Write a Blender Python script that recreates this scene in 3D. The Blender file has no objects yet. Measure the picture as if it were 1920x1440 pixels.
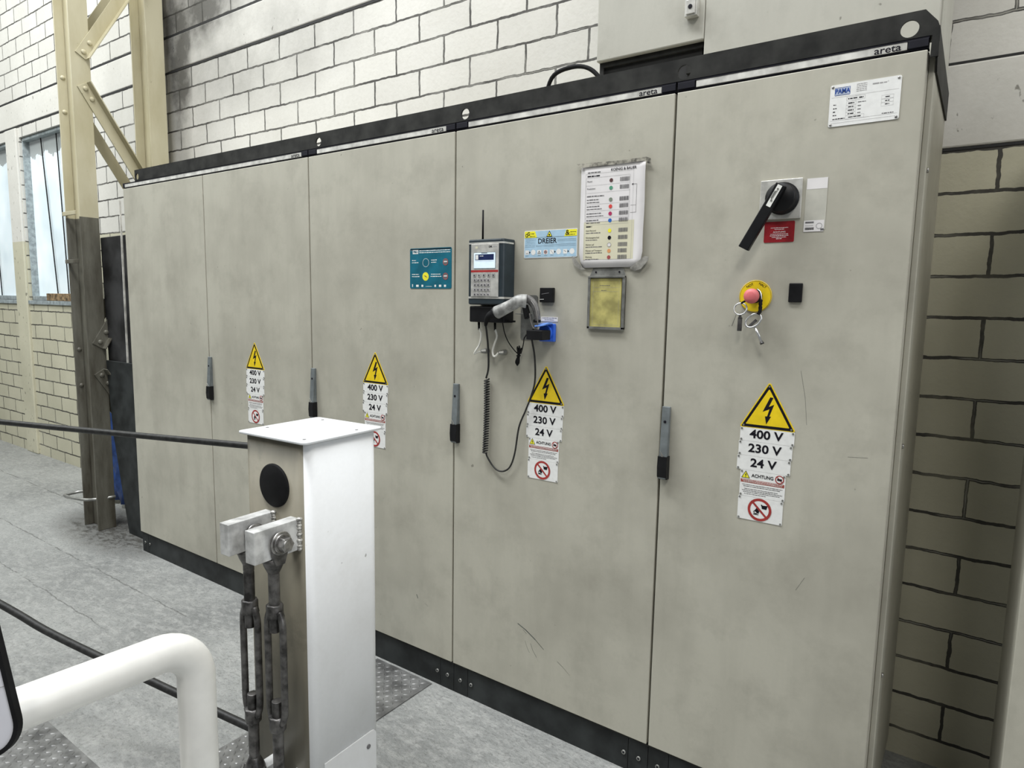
import bpy, bmesh, math, random
from mathutils import Vector, Matrix
random.seed(7)
C = bpy.context.scene.collection
SC = bpy.context.scene
PI = math.pi

# ------------------------------------------------------------------ camera
cam_d = bpy.data.cameras.new('camera')
cam = bpy.data.objects.new('camera', cam_d); C.objects.link(cam)
yaw, pitch, roll = -0.6138, -0.1214, 0.0172
fw = Vector((math.sin(yaw)*math.cos(pitch), math.cos(yaw)*math.cos(pitch), math.sin(pitch)))
rt = Vector((math.cos(yaw), -math.sin(yaw), 0)); up = rt.cross(fw)
r2 = rt*math.cos(roll)+up*math.sin(roll); u2 = -rt*math.sin(roll)+up*math.cos(roll)
cam.matrix_world = Matrix(((r2.x, u2.x, -fw.x, 3.9533), (r2.y, u2.y, -fw.y, -1.8388), (r2.z, u2.z, -fw.z, 1.4923), (0, 0, 0, 1)))
cam_d.sensor_width = 36; cam_d.lens = 36*1247.4/1920; cam_d.clip_start = 0.05; cam_d.clip_end = 100
SC.camera = cam

# ------------------------------------------------------------------ world, hall lamps and added fill, exposure
w = bpy.data.worlds.new('hall_daylight'); SC.world = w; w.use_nodes = True
w.node_tree.nodes['Background'].inputs['Color'].default_value = (0.93, 0.97, 1.0, 1)
w.node_tree.nodes['Background'].inputs['Strength'].default_value = 0.085
def lamp(name, loc, target, sx, sy, power, col):
    d = bpy.data.lights.new(name, 'AREA'); d.shape = 'RECTANGLE'; d.size = sx; d.size_y = sy
    d.energy = power; d.color = col
    o = bpy.data.objects.new(name, d); C.objects.link(o); o.location = loc
    o.rotation_euler = (Vector(target)-Vector(loc)).to_track_quat('-Z', 'Y').to_euler()
    return o
lamp('hall_lamp_key', (5.1, -4.2, 5.8), (2.6, 0, 1.5), 1.0, 1.0, 78, (1.0, 0.985, 0.93))
lamp('hall_lamp_row', (0.6, -1.75, 7.0), (0.9, -0.5, 1.0), 5.4, 1.0, 570, (0.96, 0.985, 1.0))
lamp('hall_side_light', (9.5, -1.5, 3.4), (2.4, -0.8, 1.0), 2.2, 3.0, 125, (0.90, 0.95, 1.0))  # unseen broad light source off to the right
lamp('hall_lamp_far', (-3.2, -3.0, 5.0), (-3.0, 0.6, 1.0), 3.0, 1.5, 190, (0.96, 1.0, 0.97))
lamp('right_wall_fill', (6.0, -1.9, 6.2), (4.6, 0.6, 2.6), 1.6, 0.8, 105, (1.0, 0.985, 0.95))  # added fill without a fitting, lifts the upper right wall
SC.view_settings.view_transform = 'Standard'; SC.view_settings.look = 'None'
SC.view_settings.gamma = 1; SC.view_settings.use_curve_mapping = False
SC.view_settings.exposure = -0.05

# ------------------------------------------------------------------ materials
M = {}
def nt(name):
    m = bpy.data.materials.new(name); m.use_nodes = True; M[name] = m
    t = m.node_tree; b = t.nodes['Principled BSDF']
    return m, t, b
def node(t, kind, **kw):
    n = t.nodes.new(kind)
    for k, v in kw.items():
        if k in n.inputs: n.inputs[k].default_value = v
        else: setattr(n, k, v)
    return n
def mixrgb(t, fac, a, b, blend='MIX'):
    n = t.nodes.new('ShaderNodeMix'); n.data_type = 'RGBA'; n.blend_type = blend
    for s, v in ((0, fac), (6, a), (7, b)):
        if isinstance(v, bpy.types.NodeSocket): t.links.new(v, n.inputs[s])
        elif s == 0: n.inputs[0].default_value = v
        else: n.inputs[s].default_value = (*v, 1) if len(v) == 3 else v
    return n.outputs[2]
def ramp(t, src, a, b, ca=(0, 0, 0), cb=(1, 1, 1)):
    n = t.nodes.new('ShaderNodeValToRGB'); t.links.new(src, n.inputs[0])
    n.color_ramp.elements[0].position = a; n.color_ramp.elements[1].position = b
    n.color_ramp.elements[0].color = (*ca, 1); n.color_ramp.elements[1].color = (*cb, 1)
    return n.outputs[0]
def math_(t, op, a, b=None, c=None, clamp=False):
    n = t.nodes.new('ShaderNodeMath'); n.operation = op; n.use_clamp = clamp
    for i, v in enumerate((a, b, c)):
        if v is None: continue
        if isinstance(v, bpy.types.NodeSocket): t.links.new(v, n.inputs[i])
        else: n.inputs[i].default_value = v
    return n.outputs[0]
def worldpos(t):
    g = t.nodes.new('ShaderNodeNewGeometry'); return g.outputs['Position']
def noise(t, vec, scale, detail=4, rough=0.55, sx=(1, 1, 1)):
    mp = node(t, 'ShaderNodeMapping'); mp.inputs['Scale'].default_value = sx
    t.links.new(vec, mp.inputs[0])
    n = node(t, 'ShaderNodeTexNoise', Scale=scale, Detail=detail, Roughness=rough)
    t.links.new(mp.outputs[0], n.inputs['Vector']); return n.outputs['Fac']
def bump(t, b, h, strength=0.2, dist=0.002):
    n = node(t, 'ShaderNodeBump', Strength=strength, Distance=dist)
    t.links.new(h, n.inputs['Height']); t.links.new(n.outputs[0], b.inputs['Normal'])
def plain(name, col, rough=0.5, metal=0.0, var=0.12, scale=30, emit=None, spec=0.5, bmp=0.0):
    m, t, b = nt(name)
    p = worldpos(t); f = noise(t, p, scale)
    lo = tuple(c*(1-var*1.6) for c in col); hi = tuple(min(1, c*(1+var)) for c in col)
    t.links.new(ramp(t, f, 0.35, 0.65, lo, hi), b.inputs['Base Color'])
    b.inputs['Roughness'].default_value = rough; b.inputs['Metallic'].default_value = metal
    b.inputs['Specular IOR Level'].default_value = spec
    if bmp: bump(t, b, f, bmp, 0.001)
    if emit:
        b.inputs['Emission Color'].default_value = (*emit[0], 1); b.inputs['Emission Strength'].default_value = emit[1]
    return m
# cabinet paint: grey beige enamel with grime clouds, drips and specks
def paint(name, base, dirt, amount=0.55):
    m, t, b = nt(name); p = worldpos(t)
    big = ramp(t, noise(t, p, 2.2, 5, 0.6), 0.42, 0.72)
    streak = ramp(t, noise(t, p, 6, 4, 0.6, (2.2, 1, 0.35)), 0.45, 0.8)
    cloud = ramp(t, noise(t, p, 5.5, 6, 0.7), 0.50, 0.78)
    fine = ramp(t, noise(t, p, 90, 3, 0.6), 0.3, 0.75)
    a = mixrgb(t, math_(t, 'MULTIPLY', big, amount*0.6), base, dirt)
    a = mixrgb(t, math_(t, 'MULTIPLY', streak, amount*0.28), a, dirt)
    a = mixrgb(t, math_(t, 'MULTIPLY', fine, 0.13), a, tuple(c*0.75 for c in base))
    a = mixrgb(t, math_(t, 'MULTIPLY', cloud, amount*0.55), a, dirt)
    speck = ramp(t, noise(t, p, 38, 2, 0.4), 0.76, 0.80)
    a = mixrgb(t, math_(t, 'MULTIPLY', speck, 0.6), a, (0.12, 0.11, 0.09))
    t.links.new(a, b.inputs['Base Color'])
    b.inputs['Roughness'].default_value = 0.48; b.inputs['Specular IOR Level'].default_value = 0.35
    bump(t, b, noise(t, p, 400, 2), 0.05, 0.0006)
    return m
paint('cabinet_paint', (0.475, 0.458, 0.385), (0.27, 0.255, 0.21), 0.95)
paint('box_paint', (0.47, 0.46, 0.405), (0.29, 0.28, 0.24), 0.7)
paint('post_paint', (0.80, 0.81, 0.82), (0.50, 0.49, 0.45), 0.42)
paint('post_shade_grime', (0.235, 0.215, 0.165), (0.075, 0.07, 0.05), 1.3)  # lug face of the post: its shade painted into the colour, plus grime
paint('cap_paint', (0.70, 0.715, 0.73), (0.50, 0.505, 0.51), 0.6)
plain('pipe_paint', (0.84, 0.83, 0.79), 0.3, var=0.05, scale=12)
plain('panel_white', (0.74, 0.74, 0.80), 0.35, var=0.03, scale=8)
plain('edge_paint', (0.80, 0.80, 0.76), 0.4, var=0.05)
plain('rail_dark', (0.024, 0.024, 0.022), 0.6, 0.0, spec=0.2, var=0.35, scale=14)
plain('plinth_dark', (0.026, 0.029, 0.029), 0.55, 0.0, spec=0.25, var=0.3, scale=9)
plain('gasket', (0.010, 0.010, 0.016), 0.7, spec=0.2)
plain('black_plastic', (0.008, 0.008, 0.009), 0.45, spec=0.25, var=0.2)
plain('black_rubber', (0.008, 0.008, 0.009), 0.7, spec=0.2, var=0.25)
plain('cable_black', (0.022, 0.022, 0.021), 0.5, spec=0.35, var=0.3, scale=60, bmp=0.3)
plain('slate_plastic', (0.022, 0.034, 0.042), 0.45)
plain('handle_grey', (0.17, 0.19, 0.195), 0.45, 0.2)
plain('strip_metal', (0.62, 0.61, 0.57), 0.45, 0.0, var=0.2, scale=20)
plain('silver', (0.62, 0.61, 0.57), 0.38, 0.35, var=0.12, scale=40)
plain('chrome', (0.60, 0.60, 0.60), 0.36, 0.9, var=0.1, scale=60)
plain('dark_steel', (0.13, 0.125, 0.122), 0.42, 0.7, var=0.4, scale=35, bmp=0.3)
plain('bolt_steel', (0.36, 0.35, 0.34), 0.34, 0.85, var=0.35, scale=50)
plain('lug_paint', (0.62, 0.62, 0.61), 0.42, 0.15, var=0.22, scale=25, bmp=0.2)
plain('weld', (0.50, 0.49, 0.46), 0.4, 0.4, var=0.4, scale=120, bmp=0.8)
plain('white_label', (0.80, 0.80, 0.78), 0.45, var=0.03, scale=60)
plain('label_yellow', (0.83, 0.60, 0.01), 0.42, var=0.06)
plain('bright_yellow', (0.86, 0.80, 0.04), 0.45, var=0.05)
plain('ink', (0.008, 0.007, 0.012), 0.5, spec=0.2, var=0.05)
plain('ink_soft', (0.16, 0.155, 0.16), 0.5, var=0.2)
plain('line_grey', (0.38, 0.37, 0.37), 0.5, var=0.1)
plain('sign_red', (0.36, 0.035, 0.03), 0.45)
plain('red_brown', (0.33, 0.07, 0.05), 0.45)
plain('label_red', (0.27, 0.010, 0.016), 0.4, var=0.2)
plain('button_red', (0.66, 0.155, 0.165), 0.5, var=0.1)
plain('stripe_red', (0.42, 0.03, 0.03), 0.4)
plain('teal', (0.006, 0.135, 0.20), 0.4, var=0.15, scale=15)
plain('sky_blue', (0.40, 0.58, 0.72), 0.4, var=0.06)
plain('dot_green', (0.10, 0.36, 0.22), 0.5)
plain('dot_grey', (0.22, 0.26, 0.20), 0.5)
plain('dot_red', (0.66, 0.06, 0.05), 0.5)
plain('dot_crimson', (0.45, 0.03, 0.12), 0.5)
plain('dot_blue', (0.02, 0.14, 0.50), 0.5)
plain('dot_orange', (0.72, 0.33, 0.13), 0.5)
plain('dot_maroon', (0.36, 0.08, 0.08), 0.5)
plain('dot_brown', (0.10, 0.04, 0.04), 0.5)
plain('plate_blue', (0.02, 0.07, 0.33), 0.4)
plain('plate_blue_pale', (0.48, 0.55, 0.70), 0.4)
plain('socket_blue', (0.03, 0.13, 0.66), 0.38)
plain('socket_blue_pale', (0.16, 0.33, 0.86), 0.38)
plain('paper', (0.77, 0.745, 0.74), 0.4, var=0.04, scale=10)
plain('paper_aged', (0.66, 0.63, 0.47), 0.6, var=0.05, scale=10)
plain('tape', (0.30, 0.285, 0.24), 0.35, var=0.5, scale=60)
plain('tape_grey', (0.29, 0.28, 0.255), 0.3, var=0.3, scale=40)
plain('yellow_note', (0.43, 0.385, 0.13), 0.6, var=0.22, scale=22)
plain('bracket_metal', (0.30, 0.30, 0.28), 0.35, 0.6, var=0.2)
plain('scanner_grey', (0.40, 0.40, 0.385), 0.42, var=0.3, scale=35)
plain('blank_film', (0.50, 0.49, 0.43), 0.4, var=0.05)
plain('head_grey', (0.17, 0.165, 0.16), 0.42, var=0.3, scale=35)
plain('cord_grey', (0.20, 0.19, 0.18), 0.45)
plain('wire_white', (0.75, 0.74, 0.68), 0.45)
plain('screen_light', (0.5, 0.6, 0.68), 0.25, emit=((0.75, 0.9, 1.0), 0.55))
plain('screen_bar', (0.02, 0.03, 0.10), 0.25)
plain('tarp_blue', (0.02, 0.06, 0.22), 0.5, var=0.4, scale=9)
plain('hollow', (0.02, 0.02, 0.02), 0.8)
plain('scratch', (0.10, 0.11, 0.10), 0.5)
plain('frame_blue_grey', (0.30, 0.34, 0.35), 0.5, var=0.2)
plain('rust_board', (0.22, 0.15, 0.08), 0.7, var=0.5, scale=25)
plain('charred_panel', (0.030, 0.030, 0.031), 0.5, 0.2, var=0.5, scale=6)

# two-tone column paint (cream above a straight paint line, dirty olive grey below)
def column_paint():
    m, t, b = nt('column_paint'); p = worldpos(t)
    s = node(t, 'ShaderNodeSeparateXYZ'); t.links.new(p, s.inputs[0])
    n1 = ramp(t, noise(t, p, 3, 5, 0.6, (1.5, 1.5, 0.5)), 0.4, 0.75)
    top = mixrgb(t, n1, (0.52, 0.48, 0.34), (0.38, 0.335, 0.20))
    low = mixrgb(t, ramp(t, noise(t, p, 5, 5, 0.65, (2.5, 2.5, 0.5)), 0.35, 0.7), (0.150, 0.145, 0.118), (0.055, 0.048, 0.034))
    k = math_(t, 'GREATER_THAN', s.outputs[2], 1.965)
    col = mixrgb(t, k, low, top)
    sp = ramp(t, noise(t, p, 25, 3, 0.6), 0.70, 0.76)
    col = mixrgb(t, math_(t, 'MULTIPLY', sp, 0.5), col, (0.14, 0.10, 0.06))
    t.links.new(col, b.inputs['Base Color']); b.inputs['Roughness'].default_value = 0.42
    bump(t, b, noise(t, p, 40, 4), 0.15, 0.002)
column_paint()

# painted block wall
def block_wall(name, zorig, blocks=True):
    m, t, b = nt(name); p = worldpos(t)
    s = node(t, 'ShaderNodeSeparateXYZ'); t.links.new(p, s.inputs[0])
    X, Z = s.outputs[0], s.outputs[2]
    # soot marks near the column and above the concrete beam
    def blob(cx, cz, sx, sz):
        a = math_(t, 'DIVIDE', math_(t, 'SUBTRACT', X, cx), sx); c = math_(t, 'DIVIDE', math_(t, 'SUBTRACT', Z, cz), sz)
        d = math_(t, 'ADD', math_(t, 'MULTIPLY', a, a), math_(t, 'MULTIPLY', c, c))
        return math_(t, 'SUBTRACT', 1.0, d, clamp=True)
    rag = ramp(t, noise(t, p, 3.5, 5, 0.65), 0.3, 0.62)
    soot = math_(t, 'ADD', blob(-0.35, 3.36, 0.75, 0.33), blob(-0.50, 3.0, 0.16, 0.75))
    soot = math_(t, 'ADD', soot, math_(t, 'MULTIPLY', blob(0.1, 2.95, 1.3, 0.42), 0.45), clamp=True)
    soot = math_(t, 'MULTIPLY', soot, math_(t, 'ADD', 0.35, math_(t, 'MULTIPLY', rag, 0.75)), clamp=True)
    n1 = ramp(t, noise(t, p, 1.7, 5, 0.6), 0.35, 0.7)
    n2 = ramp(t, noise(t, p, 55, 4, 0.6), 0.40, 0.8)
    dado = math_(t, 'GREATER_THAN', Z, 1.97)
    hi = mixrgb(t, n1, (0.66, 0.645, 0.60), (0.58, 0.565, 0.52))
    lo = mixrgb(t, n1, (0.56, 0.535, 0.41), (0.46, 0.44, 0.33))
    base = mixrgb(t, dado, lo, hi)
    # blue-white overspray at the far left top
    fl = ramp(t, X, 0, 1)
    base = mixrgb(t, math_(t, 'MULTIPLY', n2, 0.16), base, (0.42, 0.40, 0.34))
    if blocks:
        jit = node(t, 'ShaderNodeTexNoise', Scale=26.0, Detail=3.0); t.links.new(p, jit.inputs['Vector'])
        jv = math_(t, 'MULTIPLY', math_(t, 'SUBTRACT', jit.outputs['Fac'], 0.5), 0.011)
        jit2 = node(t, 'ShaderNodeTexNoise', Scale=2.5, Detail=2.0); t.links.new(p, jit2.inputs['Vector'])
        jv2 = math_(t, 'MULTIPLY', math_(t, 'SUBTRACT', jit2.outputs['Fac'], 0.5), 0.012)
        jj = math_(t, 'ADD', jv, jv2)
        cb = node(t, 'ShaderNodeCombineXYZ')
        t.links.new(math_(t, 'ADD', math_(t, 'ADD', X, 0.054+0.308*30), jj), cb.inputs[0])
        t.links.new(math_(t, 'ADD', math_(t, 'ADD', Z, -zorig+0.125*30), jj), cb.inputs[1])
        br = node(t, 'ShaderNodeTexBrick'); br.inputs['Scale'].default_value = 1
        br.inputs['Brick Width'].default_value = 0.308; br.inputs['Row Height'].default_value = 0.125
        br.inputs['Mortar Size'].default_value = 0.0052; br.inputs['Mortar Smooth'].default_value = 0.0
        br.inputs['Color1'].default_value = (1, 1, 1, 1); br.inputs['Color2'].default_value = (0.80, 0.80, 0.80, 1)
        br.inputs['Mortar'].default_value = (0, 0, 0, 1)
        t.links.new(cb.outputs[0], br.inputs['Vector'])
        # a pale filled core with dark ragged lips, as in the thick joints
        br2 = node(t, 'ShaderNodeTexBrick'); br2.inputs['Scale'].default_value = 1
        br2.inputs['Brick Width'].default_value = 0.308; br2.inputs['Row Height'].default_value = 0.125
        br2.inputs['Mortar Size'].default_value = 0.0014; br2.inputs['Mortar Smooth'].default_value = 0.0
        t.links.new(cb.outputs[0], br2.inputs['Vector'])
        base = mixrgb(t, 0.35, base, br.outputs['Color'], 'MULTIPLY')
        gaps = ramp(t, noise(t, p, 6, 4, 0.6), 0.30, 0.52)
        dark = math_(t, 'MULTIPLY', br.outputs['Fac'], math_(t, 'ADD', 0.55, math_(t, 'MULTIPLY', gaps, 0.4)))
        col = mixrgb(t, dark, base, (0.045, 0.042, 0.038))
        core = math_(t, 'MULTIPLY', br2.outputs['Fac'], ramp(t, noise(t, p, 4, 3, 0.6), 0.5, 0.62))
        col = mixrgb(t, math_(t, 'MULTIPLY', core, 0.55), col, (0.5, 0.49, 0.43))
        h = math_(t, 'SUBTRACT', math_(t, 'MULTIPLY', n2, 0.12), br.outputs['Fac'])
        bump(t, b, h, 0.6, 0.006)
    else:
        pits = ramp(t, noise(t, p, 34, 3, 0.5, (1, 1, 0.6)), 0.68, 0.72)
        col = mixrgb(t, math_(t, 'MULTIPLY', pits, 0.7), base, (0.10, 0.09, 0.07))
        bump(t, b, noise(t, p, 12, 5), 0.35, 0.008)
    col = mixrgb(t, math_(t, 'MULTIPLY', soot, 0.86), col, (0.05, 0.048, 0.042))
    t.links.new(col, b.inputs['Base Color'])
    b.inputs['Roughness'].default_value = 0.65; b.inputs['Specular IOR Level'].default_value = 0.3
block_wall('block_wall', 2.97)
block_wall('block_wall_upper', 3.205)
block_wall('beam_concrete', 2.97, False)

def floor_mat():
    m, t, b = nt('floor_concrete'); p = worldpos(t)
    s = node(t, 'ShaderNodeSeparateXYZ'); t.links.new(p, s.inputs[0])
    n1 = ramp(t, noise(t, p, 1.3, 6, 0.6), 0.35, 0.68)
    n2 = ramp(t, noise(t, p, 14, 8, 0.75, (1, 1.8, 1)), 0.46, 0.60)
    n3 = ramp(t, noise(t, p, 60, 6, 0.8), 0.51, 0.62)
    c = mixrgb(t, n1, (0.33, 0.335, 0.322), (0.20, 0.205, 0.20))
    c = mixrgb(t, math_(t, 'MULTIPLY', n2, 0.55), c, (0.40, 0.40, 0.385))
    c = mixrgb(t, math_(t, 'MULTIPLY', n3, 0.52), c, (0.12, 0.12, 0.115))
    wob = math_(t, 'MULTIPLY', math_(t, 'SUBTRACT', noise(t, p, 7, 5, 0.7), 0.5), 0.05)
    # hairline cracks running along the cabinets
    for y0, xa, xb, wd in ((-0.28, -9, 1.0, 0.0035), (-0.56, -9, 0.85, 0.003), (0.18, -9, -1.2, 0.004)):
        d = math_(t, 'ABSOLUTE', math_(t, 'ADD', math_(t, 'SUBTRACT', s.outputs[1], y0), wob))
        k = math_(t, 'LESS_THAN', d, wd)
        k = math_(t, 'MULTIPLY', k, math_(t, 'LESS_THAN', s.outputs[0], xb))
        k = math_(t, 'MULTIPLY', k, ramp(t, noise(t, p, 5, 3), 0.38, 0.5))
        c = mixrgb(t, math_(t, 'MULTIPLY', k, 0.55), c, (0.06, 0.06, 0.055))
    # oily dirt around the foot of the column and along the plinth
    dx = math_(t, 'DIVIDE', math_(t, 'ADD', s.outputs[0], 0.45), 0.75); dy = math_(t, 'DIVIDE', math_(t, 'SUBTRACT', s.outputs[1], 0.10), 0.33)
    d = math_(t, 'ADD', math_(t, 'MULTIPLY', dx, dx), math_(t, 'MULTIPLY', dy, dy))
    k = math_(t, 'MULTIPLY', math_(t, 'SUBTRACT', 1.0, d, clamp=True), math_(t, 'ADD', 0.5, math_(t, 'MULTIPLY', n2, 0.5)))
    c = mixrgb(t, math_(t, 'MULTIPLY', k, 1.4, clamp=True), c, (0.06, 0.058, 0.052))
    t.links.new(c, b.inputs['Base Color'])
    b.inputs['Roughness'].default_value = 0.5; b.inputs['Specular IOR Level'].default_value = 0.4
    bump(t, b, math_(t, 'ADD', noise(t, p, 16, 6, 0.7, (1, 1.7, 1)), math_(t, 'MULTIPLY', noise(t, p, 90, 3), 0.4)), 0.9, 0.010)
floor_mat()
plain('tread_plate', (0.21, 0.21, 0.205), 0.42, 0.45, var=0.3, scale=14, bmp=0.3)
def glass():
    m, t, b = nt('frosted_pane'); p = worldpos(t)
    s = node(t, 'ShaderNodeSeparateXYZ'); t.links.new(p, s.inputs[0])
    n = noise(t, p, 2.2, 3, 0.5)
    c = ramp(t, n, 0.3, 0.7, (0.55, 0.64, 0.68), (0.80, 0.88, 0.92))
    edge = math_(t, 'ADD', s.outputs[2], math_(t, 'MULTIPLY', noise(t, p, 6, 4), 0.25))
    k = math_(t, 'GREATER_THAN', edge, 2.84)
    c = mixrgb(t, math_(t, 'MULTIPLY', k, 0.75), c, (0.20, 0.205, 0.19))
    t.links.new(c, b.inputs['Base Color']); t.links.new(c, b.inputs['Emission Color'])
    b.inputs['Emission Strength'].default_value = 0.26; b.inputs['Roughness'].default_value = 0.3
glass()

# ------------------------------------------------------------------ mesh helpers
def box(bm, x0, x1, y0, y1, z0, z1, mi=0):
    v = [bm.verts.new((x, y, z)) for x in (x0, x1) for y in (y0, y1) for z in (z0, z1)]
    for q in ((0, 1, 3, 2), (4, 6, 7, 5), (0, 4, 5, 1), (2, 3, 7, 6), (0, 2, 6, 4), (1, 5, 7, 3)):
        f = bm.faces.new([v[i] for i in q]); f.material_index = mi
def frame_of(d):
    d = d.normalized(); a = Vector((0, 0, 1)) if abs(d.z) < 0.9 else Vector((1, 0, 0))
    s = d.cross(a).normalized(); return s, d.cross(s).normalized()
def cyl(bm, a, b, r, rb=None, n=24, mi=0, caps=True):
    a = Vector(a); b = Vector(b); rb = r if rb is None else rb
    s, u = frame_of(b-a)
    A = [bm.verts.new(a+(s*math.cos(2*PI*i/n)+u*math.sin(2*PI*i/n))*r) for i in range(n)]
    B = [bm.verts.new(b+(s*math.cos(2*PI*i/n)+u*math.sin(2*PI*i/n))*rb) for i in range(n)]
    for i in range(n):
        f = bm.faces.new((A[i], A[(i+1) % n], B[(i+1) % n], B[i])); f.material_index = mi; f.smooth = n > 8
    if caps:
        for q in (A, B[::-1]):
            f = bm.faces.new(q); f.material_index = mi
def smooth_path(pts, k=6):
    pts = [Vector(p) for p in pts]; out = []
    P_ = [pts[0]*2-pts[1]]+pts+[pts[-1]*2-pts[-2]]
    for i in range(1, len(P_)-2):
        for j in range(k):
            t = j/k; a, b, c, d = P_[i-1], P_[i], P_[i+1], P_[i+2]
            out.append(0.5*((2*b)+(c-a)*t+(2*a-5*b+4*c-d)*t*t+(3*b-a-3*c+d)*t**3))
    out.append(pts[-1]); return out
def tube(bm, pts, r, n=10, mi=0, closed=False, flat=1.0):
    pts = [Vector(p) for p in pts]; N = len(pts); rings = []
    rad = r if callable(r) else (lambda t: r)
    s = None
    for i, p in enumerate(pts):
        if closed: d = pts[(i+1) % N]-pts[i-1]
        else: d = pts[min(i+1, N-1)]-pts[max(i-1, 0)]
        d.normalize()
        if s is None: s, _ = frame_of(d)
        s = (s-d*s.dot(d)).normalized(); u = d.cross(s)
        R = rad(i/max(1, N-1))
        rings.append([bm.verts.new(p+(s*math.cos(2*PI*k/n)*flat+u*math.sin(2*PI*k/n))*R) for k in range(n)])
    for i in range(N if closed else N-1):
        a, b = rings[i], rings[(i+1) % N]
        for k in range(n):
            f = bm.faces.new((a[k], a[(k+1) % n], b[(k+1) % n], b[k])); f.material_index = mi; f.smooth = True
    if not closed:
        bm.faces.new(rings[0][::-1]).material_index = mi; bm.faces.new(rings[-1]).material_index = mi
def prism(bm, pts, d, mi=0):
    """polygon (3D points) extruded by vector d"""
    d = Vector(d); a = [bm.verts.new(Vector(p)) for p in pts]; b = [bm.verts.new(Vector(p)+d) for p in pts]; n = len(a)
    fs = [bm.faces.new(a), bm.faces.new(b[::-1])]+[bm.faces.new((a[i], b[i], b[(i+1) % n], a[(i+1) % n])) for i in range(n)]
    for f in fs: f.material_index = mi
def lathe(bm, c, axis, prof, n=28, mi=0):
    c = Vector(c); ax = Vector(axis).normalized(); s, u = frame_of(ax); rings = []
    for r, h in prof:
        rings.append([bm.verts.new(c+ax*h+(s*math.cos(2*PI*k/n)+u*math.sin(2*PI*k/n))*max(r, 1e-5)) for k in range(n)])
    for i in range(len(rings)-1):
        for k in range(n):
            f = bm.faces.new((rings[i][k], rings[i][(k+1) % n], rings[i+1][(k+1) % n], rings[i+1][k])); f.material_index = mi; f.smooth = True
    bm.faces.new(rings[0][::-1]).material_index = mi; bm.faces.new(rings[-1]).material_index = mi
def rrect(x0, x1, z0, z1, r, y, k=5):
    out = []
    for cx, cz, a0 in ((x1-r, z1-r, 0), (x0+r, z1-r, 90), (x0+r, z0+r, 180), (x1-r, z0+r, 270)):
        for i in range(k+1):
            a = math.radians(a0+90*i/k); out.append((cx+r*math.cos(a), y, cz+r*math.sin(a)))
    return out
def circ(cx, cz, r, y, n=28, rz=None):
    return [(cx+r*math.cos(2*PI*i/n), y, cz+(rz or r)*math.sin(2*PI*i/n)) for i in range(n)]

def thing(name, label, cat, loc=(0, 0, 0), rotz=0, group=None):
    o = bpy.data.objects.new(name, None); C.objects.link(o); o.empty_display_size = 0.05
    o.location = loc; o.rotation_euler = (0, 0, rotz); o['label'] = label; o['category'] = cat
    if group: o['group'] = group
    return o
def obj(name, bm, mats, parent=None, bevel=0, local=False, seg=2):
    """link the bmesh as ONE object; coordinates are world ones unless local (then the parent's)"""
    bmesh.ops.recalc_face_normals(bm, faces=bm.faces[:])
    xs = [v.co.copy() for v in bm.verts]
    lo = Vector((min(v.x for v in xs), min(v.y for v in xs), min(v.z for v in xs)))
    hi = Vector((max(v.x for v in xs), max(v.y for v in xs), max(v.z for v in xs)))
    c = Vector(((lo.x+hi.x)/2, (lo.y+hi.y)/2, lo.z))
    bmesh.ops.translate(bm, verts=bm.verts[:], vec=-c)
    me = bpy.data.meshes.new(name); bm.to_mesh(me); bm.free()
    for m in (mats if isinstance(mats, (list, tuple)) else [mats]): me.materials.append(M[m])
    o = bpy.data.objects.new(name, me); C.objects.link(o); o.location = c
    if parent is not None:
        o.parent = parent
        if not local:
            pm = Matrix.Identity(4); chain = []; q = parent
            while q is not None: chain.append(q); q = q.parent
            for q in reversed(chain): pm = pm @ q.matrix_parent_inverse @ q.matrix_basis
            o.matrix_parent_inverse = pm.inverted()
    if bevel:
        b = o.modifiers.new('bevel', 'BEVEL'); b.width = bevel; b.segments = seg; b.limit_method = 'ANGLE'
    return o
def tag(o, label, cat, group=None):
    o['label'] = label; o['category'] = cat
    if group: o['group'] = group
    return o
def struct(name, bm, mats, parent=None, bevel=0):
    o = obj(name, bm, mats, parent, bevel)
    if parent is None: o['kind'] = 'structure'
    return o
def dup(o, parent=None, off=None, label=None):
    c = o.copy(); C.objects.link(c)
    if parent is not None:
        c.parent = parent; c.matrix_parent_inverse = o.matrix_parent_inverse.copy()
    if off: c.location = Vector(o.location)+Vector(off)
    if label: c['label'] = label
    for ch in list(o.children): dup(ch, c)
    return c
B = bmesh.new

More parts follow.
